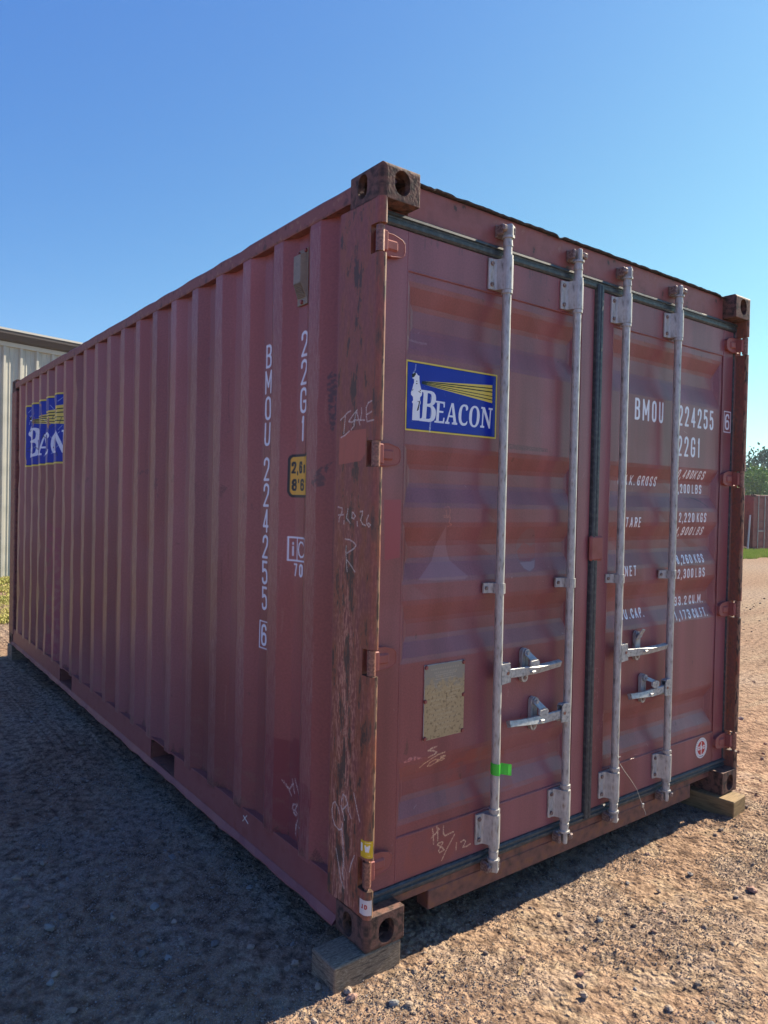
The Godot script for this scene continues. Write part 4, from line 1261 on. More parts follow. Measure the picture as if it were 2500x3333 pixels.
# a swinging handle on a rod, held by a latch plate on the door; dir = +1 points to the right
func handle(door: Node, x: float, y: float, dir: float, tip: Vector2, latch: Vector2, open_latch: bool, cover := Vector2(0.008, 0.012)) -> void:
	var z := -0.021
	var mb := MB.new()
	# cheeks welded to the rod
	var o := PackedVector2Array()
	for q in [Vector2(0.004, 0.036), Vector2(0.044, 0.038), Vector2(0.052, 0.030), Vector2(0.055, -0.036), Vector2(0.004, -0.040)]:
		o.append(Vector2(x + dir * q.x, y + q.y))
	mb.prism(o, 2, z + 0.0035, z + 0.0080)
	mb.prism(o, 2, z - 0.0195, z - 0.0155)
	mb.box(Vector3(minf(x + dir * 0.012, x + dir * 0.056), y + 0.033, z - 0.0160), Vector3(maxf(x + dir * 0.012, x + dir * 0.056), y + 0.037, z + 0.003), 0.001)
	put(mb, "handle_hub", M.dull, door)
	mb = MB.new()
	mb.cyl(Vector3(x + dir * 0.038, y, z - 0.021), Vector3(x + dir * 0.038, y, z + 0.0105), 0.0072, 0.0065, 10)
	put(mb, "rivet", M.pin, door)
	# the bar: flat at the hub, twisted half way, a flat grip at the end
	mb = MB.new()
	var a := Vector3(x + dir * 0.022, y - 0.004, z - 0.006)
	var b := Vector3(tip.x, tip.y, z - 0.015)
	var prev := []
	var n := 22
	for i in n + 1:
		var t := float(i) / n
		var c := a.lerp(b, t) + Vector3(0, -0.005 * sin(t * PI), 0.004 * sin(t * PI))
		var tw := smoothstep(0.30, 0.56, t) * PI * 0.10 * dir
		var hh := lerpf(0.0185, 0.0130, smoothstep(0.3, 0.9, t))
		var th := lerpf(0.0065, 0.0105, smoothstep(0.35, 0.6, t))
		var e1 := Vector3(0, cos(tw), sin(tw)) * hh
		var e2 := Vector3(0, -sin(tw), cos(tw)) * th
		var k := 0.86
		var now := [c + e1 * k + e2, c + e1 + e2 * k * 0.5, c + e1 - e2 * k * 0.5, c + e1 * k - e2, c - e1 * k - e2, c - e1 - e2 * k * 0.5, c - e1 + e2 * k * 0.5, c - e1 * k + e2]
		if i > 0:
			for j in 8:
				var m: Vector3 = (prev[0] + prev[4]) * 0.5
				mb.quad_out(prev[j], prev[(j + 1) % 8], now[(j + 1) % 8], now[j], m.lerp(c, 0.5))
		if i == 0 or i == n:
			for j in range(1, 7):
				mb.tri(now[0], now[j], now[j + 1])
		prev = now
	put(mb, "handle", M.dull, door)
	# embossed grip letters
	mb = MB.new()
	var along := (b - a).normalized()
	for i in 8:
		if i == 4:
			continue
		var c := a.lerp(b, 0.74 + 0.028 * i) + Vector3(0, 0.003, 0.0085)
		mb.box(c - Vector3(0.0022, 0.005, 0.002), c + Vector3(0.0022, 0.005, 0.002), 0.001, Basis(Vector3.BACK, atan2(along.y, along.x)))
	put(mb, "embossing", M.dull, door)
	# latch plate
	mb = MB.new()
	mb.prism(obround(latch, 0.038, 0.136), 2, -0.0715, -0.0560)
	mb.box(Vector3(latch.x - 0.012, latch.y - 0.030, -0.0600), Vector3(latch.x + 0.012, latch.y - 0.018, -0.0200), 0.003)
	mb.box(Vector3(latch.x - 0.010, latch.y - 0.024, -0.0240), Vector3(latch.x + 0.014, latch.y - 0.014, -0.0080), 0.003)
	put(mb, "latch_plate", M.zinc, door)
	for k in [-1.0, 1.0]:
		mb = MB.new()
		mb.cyl(Vector3(latch.x, latch.y + k * 0.050, -0.0590), Vector3(latch.x, latch.y + k * 0.050, -0.0520), 0.0085, 0.0080, 8)
		put(mb, "bolt", M.cam, door)
	mb = MB.new()
	var piv := Vector3(latch.x + 0.002, latch.y + 0.050, 0)
	if open_latch:
		var B := Basis(Vector3.RIGHT, 0.45) * Basis(Vector3.BACK, -0.2)
		var c := piv + Vector3(-0.006, 0.006, -0.040)
		mb.box(c - Vector3(0.0145, 0.028, 0.003), c + Vector3(0.0145, 0.028, 0.003), 0.0025, B)
		mb.cyl(piv + Vector3(0, 0, -0.058), piv + Vector3(0, 0, -0.042), 0.012, 0.011, 12)
	else:            # hung from its pivot, bent out over the bar
		mb.cyl(piv + Vector3(0, 0, -0.057), piv + Vector3(0, 0, -0.046), 0.0165, 0.0160, 14)
		mb.cyl(piv + Vector3(0, 0, -0.046), piv + Vector3(0, 0, -0.039), 0.0085, 0.0078, 8)
		var cc := Vector3(latch.x + cover.x, latch.y + cover.y, -0.0225)
		var q := [piv + Vector3(-0.016, -0.004, -0.051), piv + Vector3(0.014, 0.004, -0.051), cc + Vector3(0.026, 0.012, 0.0), cc + Vector3(-0.012, 0.010, 0.0)]
		for k in 2:
			var s := Vector3(0, 0, 0.005 * k)
			mb.quad(q[0] + s, q[3] + s, q[2] + s, q[1] + s)
		for k in 4:
			mb.quad(q[k], q[(k + 1) % 4], q[(k + 1) % 4] + Vector3(0, 0, 0.005), q[k] + Vector3(0, 0, 0.005))
		var f := PackedVector2Array()
		for p in [Vector2(-0.018, 0.014), Vector2(0.010, 0.018), Vector2(0.028, 0.014), Vector2(0.036, 0.004), Vector2(0.034, -0.010), Vector2(0.018, -0.018), Vector2(-0.004, -0.016), Vector2(-0.020, -0.004)]:
			f.append(Vector2(cc.x, cc.y) + p)
		mb.prism(f, 2, -0.0260, -0.0185)
	put(mb, "latch", M.dull, door)

func flat_sticker(parent: Node, called: String, m: Material, a: Vector3, b: Vector3, c: Vector3, d: Vector3) -> void:
	var mb := MB.new()
	mb.quad_uv(a, b, c, d, Vector2(0, 1), Vector2(1, 1), Vector2(1, 0), Vector2(0, 0))
	put(mb, called, m, parent)

func container() -> void:
	var box := thing("shipping_container", Vector3.ZERO, "large red-brown steel freight container with blue and yellow lighthouse signs, standing on timber blocks", "container")
	for k in [[0.0, 1.0, 0.0, 1.0, M.rust], [CW, -1.0, 0.0, 1.0, M.rust], [0.0, 1.0, CH, -1.0, M.rust], [CW, -1.0, CH, -1.0, M.rust]]:
		casting(box, Vector3(k[0], k[2], 0.0), k[1], k[3], -1.0, k[4])
		casting(box, Vector3(k[0], k[2], -CL), k[1], k[3], 1.0, M.rust)
	for s in [false, true]:
		post(box, s)
		side_panel(box, s)
		rails(box, s)
		var mb := MB.new()
		mb.box(Vector3(0.0, 0.112, -6.056), Vector3(0.060, 2.478, -5.850), 0.008)
		put(mirrored(mb, s), "rear_post", M.worn, box)
	# roof, floor and blind end
	var mb := MB.new()
	for i in 21:
		var z := -0.12 - i * 0.279
		mb.box(Vector3(0.056, 2.548, z - 0.137), Vector3(CW - 0.056, 2.552, z), 0.0)
		mb.box(Vector3(0.056, 2.560, z - 0.279), Vector3(CW - 0.056, 2.564, z - 0.137), 0.0)
		mb.box(Vector3(0.056, 2.549, z - 0.139), Vector3(CW - 0.056, 2.563, z - 0.135), 0.0)
	put(mb, "roof_panel", M.paint, box)
	mb = MB.new()
	mb.box(Vector3(0.080, 0.157, -5.95), Vector3(CW - 0.080, 0.170, -0.14))
	for i in 17:
		var z := -0.45 - i * 0.33
		if (z < -1.6 and z > -2.12) or (z < -3.62 and z > -4.13):
			continue
		mb.box(Vector3(0.080, 0.055, z - 0.045), Vector3(CW - 0.080, 0.1565, z), 0.0)
	put(mb, "floor_frame", M.worn, box)
	mb = MB.new()
	for i in 8:
		var x := 0.062 + i * 0.289
		mb.box(Vector3(x, 0.115, -6.05), Vector3(x + 0.1445, 2.47, -6.044), 0.0)
		mb.box(Vector3(x + 0.1445, 0.115, -6.03), Vector3(x + 0.289, 2.47, -6.024), 0.0)
		mb.box(Vector3(x + 0.142, 0.115, -6.05), Vector3(x + 0.147, 2.47, -6.024), 0.0)
	put(mb, "end_panel", M.paint, box)
	# header with a bent drip edge, sill with cut-away ends
	var w := noise(44, 1.0, 3)
	mb = MB.new()
	mb.box(Vector3(0.163, 2.466, -0.130), Vector3(CW - 0.163, 2.580, -0.0690), 0.003)
	mb.box(Vector3(0.062, 2.466, -0.130), Vector3(0.1625, 2.4725, -0.0720))
	mb.box(Vector3(CW - 0.1625, 2.466, -0.130), Vector3(CW - 0.062, 2.4725, -0.0720))
	put(mb, "door_header", M.chipped, box)
	mb = MB.new()
	var last := []
	for i in 141:
		var x := lerpf(0.163, CW - 0.163, i / 140.0)
		var d := w.get_noise_1d(x * 14.0) * 0.005 - 0.010 * exp(-pow((x - 0.955) / 0.018, 2.0)) - 0.008 * exp(-pow((x - 2.24) / 0.02, 2.0))
		if x < 0.36:
			d += absf(w.get_noise_1d(x * 60.0)) * 0.014
		var now := [Vector3(x, 2.5795 + d * 0.3, -0.0685), Vector3(x, 2.580 + d, -0.054 - absf(d) * 0.4), Vector3(x, 2.586 + d, -0.053 - absf(d) * 0.4), Vector3(x, 2.588 + d, -0.0685), Vector3(x, 2.588 + d * 0.5, -0.1290)]
		if i > 0:
			for j in 4:
				mb.quad(last[j], now[j], now[j + 1], last[j + 1])
		last = now
	put(mb, "drip_edge", M.grime, box)
	mb = MB.new()
	mb.box(Vector3(0.062, 0.0780, -0.140), Vector3(CW - 0.062, 0.1120, -0.0760), 0.003)
	mb.box(Vector3(0.335, 0.0070, -0.140), Vector3(2.100, 0.0778, -0.0755), 0.003)
	mb.box(Vector3(0.062, 0.1122, -0.140), Vector3(CW - 0.062, 0.1500, -0.0900), 0.002)
	put(mb, "door_sill", M.sill, box)
	# leaves
	var L := leaf(box, 0.046, 1.207, 0.172, 1.124)
	var R := leaf(box, 1.258, 2.392, 1.341, 2.295)
	for y in [0.257, 0.957, 1.645, 2.345]:
		hinge(L, y, false)
		hinge(R, y, true)
	mb = MB.new()      # rubber round both leaves
	gasket_line(mb, Vector3(0.032, 2.4670, -0.0665), Vector3(CW - 0.032, 2.4670, -0.0665), Vector3.DOWN, 0.0490)
	put(mb, "door_seal", M.rubber, L)
	mb = MB.new()
	gasket_line(mb, Vector3(0.032, 0.1560, -0.0690), Vector3(CW - 0.032, 0.1560, -0.0690), Vector3.DOWN, 0.0460)
	put(mb, "door_seal", M.rubber, L)
	mb = MB.new()
	gasket_line(mb, Vector3(0.0315, 2.42, -0.0740), Vector3(0.0315, 0.155, -0.0740), Vector3.RIGHT, 0.0150)
	put(mb, "door_seal", M.rubber, L)
	mb = MB.new()
	gasket_line(mb, Vector3(2.3920, 2.42, -0.0740), Vector3(2.3920, 0.155, -0.0740), Vector3.RIGHT, 0.0150)
	put(mb, "door_seal", M.rubber, R)
	mb = MB.new()
	gasket_line(mb, Vector3(1.2070, 2.440, -0.0600), Vector3(1.2070, 0.128, -0.0600), Vector3.RIGHT, 0.0510)
	mb.box(Vector3(1.2075, 0.13, -0.11), Vector3(1.2575, 2.44, -0.074))
	put(mb, "centre_seal", M.rubber, R)
	mb = MB.new()      # plate that keeps the second leaf shut behind the first
	mb.box(Vector3(1.196, 1.250, -0.0670), Vector3(1.283, 1.359, -0.0470), 0.008)
	put(mb, "overlap_plate", M.paint, R)
	lock_rod(L, 0.622, 0.5, 0.6)
	lock_rod(L, 1.041, PI - 0.4, PI - 0.5)
	lock_rod(R, 1.382, 0.5, 0.4)
	lock_rod(R, 1.798, PI - 0.4, PI - 0.6)
	handle(L, 0.622, 0.842, 1.0, Vector2(0.990, 0.839), Vector2(0.804, 0.848), false)
	handle(L, 1.041, 0.634, -1.0, Vector2(0.694, 0.635), Vector2(0.864, 0.645), false, Vector2(0.010, 0.010))
	handle(R, 1.382, 0.838, 1.0, Vector2(1.772, 0.828), Vector2(1.574, 0.846), true)
	handle(R, 1.798, 0.633, -1.0, Vector2(1.491, 0.625), Vector2(1.628, 0.640), false, Vector2(0.036, 0.020))
	# data plate and its rivets
	mb = MB.new()
	mb.box(Vector3(0.2900, 0.6330, -0.0745), Vector3(0.4870, 0.9050, -0.0705), 0.001)
	put(mb, "plate_backing", M.zinc, L)
	flat_sticker(L, "data_plate", M.plate, Vector3(0.2915, 0.6345, -0.0698), Vector3(0.4855, 0.6345, -0.0698), Vector3(0.4855, 0.9035, -0.0698), Vector3(0.2915, 0.9035, -0.0698))
	for p in [[0.297, 0.897], [0.480, 0.897], [0.295, 0.775], [0.482, 0.775], [0.296, 0.641], [0.480, 0.641]]:
		mb = MB.new()
		mb.cyl(Vector3(p[0], p[1], -0.0700), Vector3(p[0], p[1], -0.0650), 0.0085, 0.0060, 10)
		put(mb, "rivet", M.paint, L)
	# round inspection mark
	mb = MB.new()
	for i in 32:
		var a0 := TAU * i / 32
		var a1 := TAU * (i + 1) / 32
		var c := Vector3(2.183, 0.250, -0.0688)
		mb.tri_uv(c, c + Vector3(0.056 * cos(a0), 0.053 * sin(a0), 0), c + Vector3(0.056 * cos(a1), 0.053 * sin(a1), 0), Vector2(0.5, 0.5), Vector2(0.5 + 0.5 * cos(a0), 0.5 - 0.5 * sin(a0)), Vector2(0.5 + 0.5 * cos(a1), 0.5 - 0.5 * sin(a1)))
	put(mb, "inspection_mark", M.mark, R).set_meta("label", "round white and red inspection sticker")
	# strip of green tape round the first rod, its end standing off
	mb = MB.new()
	var pts := []
	for i in 17:
		var a := PI * 1.28 - i * PI * 1.16 / 16
		pts.append(Vector3(0.622 + 0.0185 * cos(a), 0.0, -0.031 + 0.0185 * sin(a)))
	for q in [Vector3(0.650, 0, -0.030), Vector3(0.664, -0.003, -0.024), Vector3(0.682, -0.007, -0.020), Vector3(0.702, -0.013, -0.022)]:
		pts.append(q)
	for i in pts.size() - 1:
		var p: Vector3 = pts[i] + Vector3(0, -0.012 * i / 20.0, 0)
		var q: Vector3 = pts[i + 1] + Vector3(0, -0.012 * (i + 1) / 20.0, 0)
		mb.quad(p + Vector3(0, 0.462, 0), q + Vector3(0, 0.462, 0), q + Vector3(0, 0.506, 0), p + Vector3(0, 0.506, 0))
	put(mb, "tape", M.tape, L).set_meta("label", "strip of bright green tape round the rod")
	# labels stuck round the nose of the post
	for k in [[0.318, 0.374, 0, "yellow label with white lettering"], [0.128, 0.178, 1, "torn white label with red lettering upside down"]]:
		mb = MB.new()
		var s := 6
		var run := []
		run.append(Vector2(-0.0008, -0.036))
		run.append(Vector2(-0.0008, -0.022))
		for i in range(1, 6):
			var a := PI - i * PI * 0.5 / 5
			run.append(Vector2(0.022 + 0.0229 * cos(a), -0.022 + 0.0229 * sin(a)))
		for i in s:
			var p: Vector2 = run[i]
			var q: Vector2 = run[i + 1]
			mb.quad_uv(Vector3(p.x, k[0], p.y), Vector3(q.x, k[0], q.y), Vector3(q.x, k[1], q.y), Vector3(p.x, k[1], p.y), Vector2(float(i) / s, 1), Vector2(float(i + 1) / s, 1), Vector2(float(i + 1) / s, 0), Vector2(float(i) / s, 0))
		put(mb, "label_sticker", M.yellow if k[2] == 0 else M.white, box).set_meta("label", k[3])
	side_sign(box)
	flat_sticker(L, "lighthouse_sign", M.sign, Vector3(0.175, 1.737, -0.0722), Vector3(0.624, 1.737, -0.0722), Vector3(0.624, 1.981, -0.0722), Vector3(0.175, 1.981, -0.0722))
	ventilator(box)

func ventilator(box: Node) -> void:
	var x := 0.0395
	var mb := MB.new()
	mb.box(Vector3(x - 0.006, 2.236, -0.580), Vector3(x, 2.450, -0.506), 0.002)
	var o := PackedVector2Array([Vector2(-0.576, 2.262), Vector2(-0.576, 2.428), Vector2(-0.510, 2.428), Vector2(-0.510, 2.262)])
	# hood: flat face that slopes back at the bottom
	var f := 0.010
	var A := [Vector3(f, 2.422, -0.572), Vector3(f, 2.422, -0.520), Vector3(f, 2.318, -0.520), Vector3(f, 2.318, -0.572)]
	var K := [Vector3(x - 0.006, 2.430, -0.578), Vector3(x - 0.006, 2.430, -0.510), Vector3(x - 0.006, 2.262, -0.510), Vector3(x - 0.006, 2.262, -0.578)]
	var mid := Vector3(0.03, 2.35, -0.545)
	mb.quad_out(A[0], A[1], A[2], A[3], mid)
	for i in 4:
		mb.quad_out(A[i], A[(i + 1) % 4], K[(i + 1) % 4], K[i], mid)
	var v := put(mb, "ventilator", M.vent, box)
	# grille: bars crossing over the sloping mouth
	mb = MB.new()
	var m0 := Vector3(f - 0.0010, 2.316, 0)
	var m1 := Vector3(x - 0.0085, 2.264, 0)
	for r in 9:
		var p := m0.lerp(m1, (r + 0.5) / 9.0)
		mb.box(Vector3(p.x - 0.0022, p.y - 0.0011, -0.570), Vector3(p.x + 0.0010, p.y + 0.0011, -0.520), 0.0003)
	for k in 7:
		var z := -0.568 + k * 0.0078
		mb.tube([m0 + Vector3(0, 0, z), m1 + Vector3(0, 0, z)], 0.0013, 5)
	put(mb, "grille", M.vent, v)
	for p in [[2.438, -0.570], [2.440, -0.518], [2.248, -0.544]]:
		mb = MB.new()
		mb.cyl(Vector3(x - 0.006, p[0], p[1]), Vector3(x - 0.013, p[0], p[1]), 0.009, 0.007, 9)
		put(mb, "bolt", M.paint, v)

# ---------------------------------------------------------------- ground
func base_height(x: float, z: float) -> float:
	return -0.084 + 0.0100 * clampf(z, -6.0, 0.0) - 0.0095 * clampf(x - 2.6, 0.0, 40.0)

func ground_height(x: float, z: float) -> float:
	var n0: FastNoiseLite = relief[0]
	var n1: FastNoiseLite = relief[1]
	var n2: FastNoiseLite = relief[2]
	var far := clampf((Vector2(x, z).length() - 8.0) / 40.0, 0.0, 1.0)
	var h := n0.get_noise_2d(x, z) * 0.028
	h += n1.get_noise_2d(x, z) * 0.008
	var c := n2.get_noise_2d(x, z)
	h += c * 0.0032 + maxf(0.0, c - 0.15) * 0.007
	# ruts pressed by tyres on the sunny side
	var r := sin((x * 0.55 + z) * 34.0) * clampf(n0.get_noise_2d(x * 1.7 + 30.0, z * 1.7), 0.0, 0.4)
	h += r * 0.013 * smoothstep(0.55, 0.9, z + 0.25 * x - 0.3)
	return base_height(x, z) + h * (1.0 - 0.6 * far)

func axis_points(lo: float, hi: float, step: float, far: float) -> PackedFloat32Array:
	var o := PackedFloat32Array()
	var a := lo
	var s := step
	var left := []
	while a > -far:
		s *= 1.22
		a -= s
		left.append(a)
	left.reverse()
	for q in left:
		o.append(q)
	var k := int((hi - lo) / step)
	for i in k + 1:
		o.append(lo + step * i)
	a = lo + step * k
	s = step
	while a < far:
		s *= 1.22
		a += s
		o.append(a)
	return o

func ground() -> void:
	relief = [noise(21, 0.55, 3), noise(22, 5.0, 3), noise(23, 46.0, 2)]
	var tone := noise(24, 0.5, 4)
	var tone2 := noise(25, 3.0, 3)
	var xs := axis_points(-1.25, 2.9, 0.0088, 700.0)
	var zs := axis_points(-1.7, 1.1, 0.0088, 700.0)
	var nx := xs.size()
	var nz := zs.size()
	var v := PackedVector3Array()
	var c := PackedColorArray()
	var t := PackedVector2Array()
	v.resize(nx * nz)
	c.resize(nx * nz)
	t.resize(nx * nz)
	var dust := Color(1.10, 1.05, 0.98)
	var clay := Color(0.90, 0.80, 0.73)
	var k := 0
	for j in nz:
		for i in nx:
			var x := xs[i]
			var z := zs[j]
			v[k] = Vector3(x, ground_height(x, z), z)
			t[k] = Vector2(x, z) * 0.42
			var a := clampf(0.5 + tone.get_noise_2d(x, z) * 1.3, 0.0, 1.0)
			var b := 1.0 + tone2.get_noise_2d(x, z) * 0.35
			var q := clay.lerp(dust, a)
			c[k] = Color(q.r * b, q.g * b, q.b * b)
			k += 1
	var ix := PackedInt32Array()
	ix.resize((nx - 1) * (nz - 1) * 6)
	k = 0
	for j in nz - 1:
		for i in nx - 1:
			var p := j * nx + i
			ix[k] = p
			ix[k + 1] = p + 1
			ix[k + 2] = p + nx
			ix[k + 3] = p + 1
			ix[k + 4] = p + nx + 1
			ix[k + 5] = p + nx
			k += 6
	# normals from the heights
	var n := PackedVector3Array()
	n.resize(nx * nz)
	for j in nz:
		for i in nx:
			var i0 := maxi(i - 1, 0)
			var i1 := mini(i + 1, nx - 1)
			var j0 := maxi(j - 1, 0)
			var j1 := mini(j + 1, nz - 1)
			var dx := (v[j * nx + i1].y - v[j * nx + i0].y) / (xs[i1] - xs[i0])
			var dz := (v[j1 * nx + i].y - v[j0 * nx + i].y) / (zs[j1] - zs[j0])
			n[j * nx + i] = Vector3(-dx, 1.0, -dz).normalized()
	var a := []
	a.resize(Mesh.ARRAY_MAX)
	a[Mesh.ARRAY_VERTEX] = v
	a[Mesh.ARRAY_NORMAL] = n
	a[Mesh.ARRAY_TEX_UV] = t
	a[Mesh.ARRAY_COLOR] = c
	a[Mesh.ARRAY_INDEX] = ix
	var me := ArrayMesh.new()
	me.add_surface_from_arrays(Mesh.PRIMITIVE_TRIANGLES, a)
	var m := mat(Color.WHITE, 0.95, 0.0, mottled(1024, 26, 0.03, [[0.0, Color8(78, 67, 59)], [0.3, Color8(114, 98, 85)], [0.5, Color8(140, 122, 105)], [0.72, Color8(156, 138, 119)], [0.88, Color8(134, 115, 100)], [1.0, Color8(106, 95, 87)]], Vector2.ONE, 0.34, 6), 0.2)
	m.vertex_color_use_as_albedo = true
	m.normal_enabled = true
	m.normal_texture = bump(1024, 27, 0.07, 5.0)
	m.normal_scale = 1.0
	M.ground = m
	structure(put_mesh(me, "ground", m))

func rock_mesh(seed_: int, around := 9, rings := 5) -> ArrayMesh:
	var s := SphereMesh.new()
	s.radius = 1.0
	s.height = 2.0
	s.radial_segments = around
	s.rings = rings
	var a := s.get_mesh_arrays()
	var v: PackedVector3Array = a[Mesh.ARRAY_VERTEX]
	var ix: PackedInt32Array = a[Mesh.ARRAY_INDEX]
	var f := noise(seed_, 0.75, 2)
	for i in v.size():
		var p := v[i].normalized()
		v[i] = p * (1.0 + 0.5 * f.get_noise_3dv(p * 1.6)) * Vector3(1.0, 0.72, 0.86)
	var mb := MB.new()
	for i in range(0, ix.size(), 3):
		mb.tri(v[ix[i]], v[ix[i + 2]], v[ix[i + 1]])
	return mb.mesh()

func gravel(called: String, seed_: int, me: Mesh, spots: int, sizes: Vector2, area: Rect2, lumpy: float, m: Material) -> void:
	var rng := RandomNumberGenerator.new()
	rng.seed = seed_
	var f := noise(seed_ + 3, 1.6, 3)
	var cols := [Color(0.27, 0.21, 0.155), Color(0.23, 0.185, 0.15), Color(0.26, 0.18, 0.14), Color(0.25, 0.20, 0.15), Color(0.32, 0.26, 0.20), Color(0.27, 0.21, 0.155), Color(0.23, 0.21, 0.19), Color(0.21, 0.17, 0.145)]
	var buf := PackedFloat32Array()
	var count := 0
	for i in spots:
		var x := area.position.x + rng.randf() * area.size.x
		var z := area.position.y + rng.randf() * area.size.y
		if f.get_noise_2d(x, z) < rng.randf_range(-0.5, 0.5) * lumpy:
			continue
		var r := lerpf(sizes.x, sizes.y, pow(rng.randf(), 3.0))
		var b := Basis.from_euler(Vector3(rng.randf_range(-0.5, 0.5), rng.randf() * TAU, rng.randf_range(-0.5, 0.5))).scaled(Vector3.ONE)
		b = b * Basis.from_scale(Vector3(r * rng.randf_range(0.8, 1.3), r * rng.randf_range(0.7, 1.0), r * rng.randf_range(0.8, 1.2)))
		var y := ground_height(x, z) + r * 0.25
		var c: Color = cols[int(rng.randf() * 7.999)]
		var q := rng.randf_range(0.75, 1.2)
		buf.append_array([b.x.x, b.y.x, b.z.x, x, b.x.y, b.y.y, b.z.y, y, b.x.z, b.y.z, b.z.z, z, c.r * q, c.g * q, c.b * q, 1.0])
		count += 1
	var mm := MultiMesh.new()
	mm.transform_format = MultiMesh.TRANSFORM_3D
	mm.use_colors = true
	mm.mesh = me
	mm.instance_count = count
	mm.buffer = buf
	var o := MultiMeshInstance3D.new()
	o.multimesh = mm
	o.material_override = m
	o.name = numbered(called)
	add_child(o)
	return tagged_stuff(o, called)

func tagged_stuff(o: Node, called: String) -> void:
	match called:
		"sunlit_crumbs": tag(o, "fine tan crumbs of earth and grit in the sun before the doors", "grit", "", "stuff")
		"shaded_crumbs": tag(o, "fine grit and crumbs of earth in the container's shadow", "grit", "", "stuff")
		"gravel": tag(o, "coarser loose gravel scattered round the container", "gravel", "", "stuff")
		"yard_gravel": tag(o, "sparse gravel spread across the wider dirt yard", "gravel", "", "stuff")
		"yard_grass": tag(o, "sunlit yellow-green grass growing along the foot of the metal building", "grass", "", "stuff")
		"far_grass": tag(o, "bright green grass strip before the distant containers", "grass", "", "stuff")

func stones() -> void:
	var kinds := [["tan", Color(0.34, 0.27, 0.20)], ["reddish", Color(0.33, 0.20, 0.15)], ["grey", Color(0.26, 0.25, 0.22)], ["dark grey", Color(0.16, 0.145, 0.13)]]
	var mats := []
	for k in kinds:
		var m := tri_mat(mottled(128, 300 + mats.size(), 0.06, [[0.0, Color(k[1].r * 0.7, k[1].g * 0.7, k[1].b * 0.7).linear_to_srgb()], [0.6, k[1].linear_to_srgb()], [1.0, Color(k[1].r * 1.25, k[1].g * 1.25, k[1].b * 1.25).linear_to_srgb()]], Vector2.ONE, 0.15), 12.0, 0.9)
		mats.append(m)
	var rng := RandomNumberGenerator.new()
	rng.seed = 55
	var shapes := [rock_mesh(401), rock_mesh(402), rock_mesh(403)]
	for s in STONES:
		var o := put_mesh(shapes[rng.randi() % 3], "stone", mats[s[3]])
		var sunny: bool = s[1] > 0.0
		o.position = Vector3(s[0], ground_height(s[0], s[1]) + s[2] * 0.35, s[1])
		o.rotation = Vector3(rng.randf_range(-0.3, 0.3), rng.randf() * TAU, rng.randf_range(-0.3, 0.3))
		o.scale = Vector3(s[2] * rng.randf_range(0.9, 1.2), s[2] * rng.randf_range(0.8, 1.0), s[2])
		tag(o, "loose %s pebble on the gravel in %s" % [kinds[s[3]][0], "full sun before the doors" if sunny else "the container's shadow"], "stone", "loose %s pebbles in the %s" % [kinds[s[3]][0], "sun" if sunny else "shade"])

# ---------------------------------------------------------------- timber
func timber(at: Vector3, size: Vector3, turn: float, m: Material, label: String) -> void:
	var mb := MB.new()
	mb.box(Vector3(-size.x / 2, -size.y, -size.z / 2), Vector3(size.x / 2, 0.0, size.z / 2), 0.004)
	var o := put(mb, "timber_block", m)
	o.position = at
	o.rotation.y = turn
	tag(o, label, "timber block")

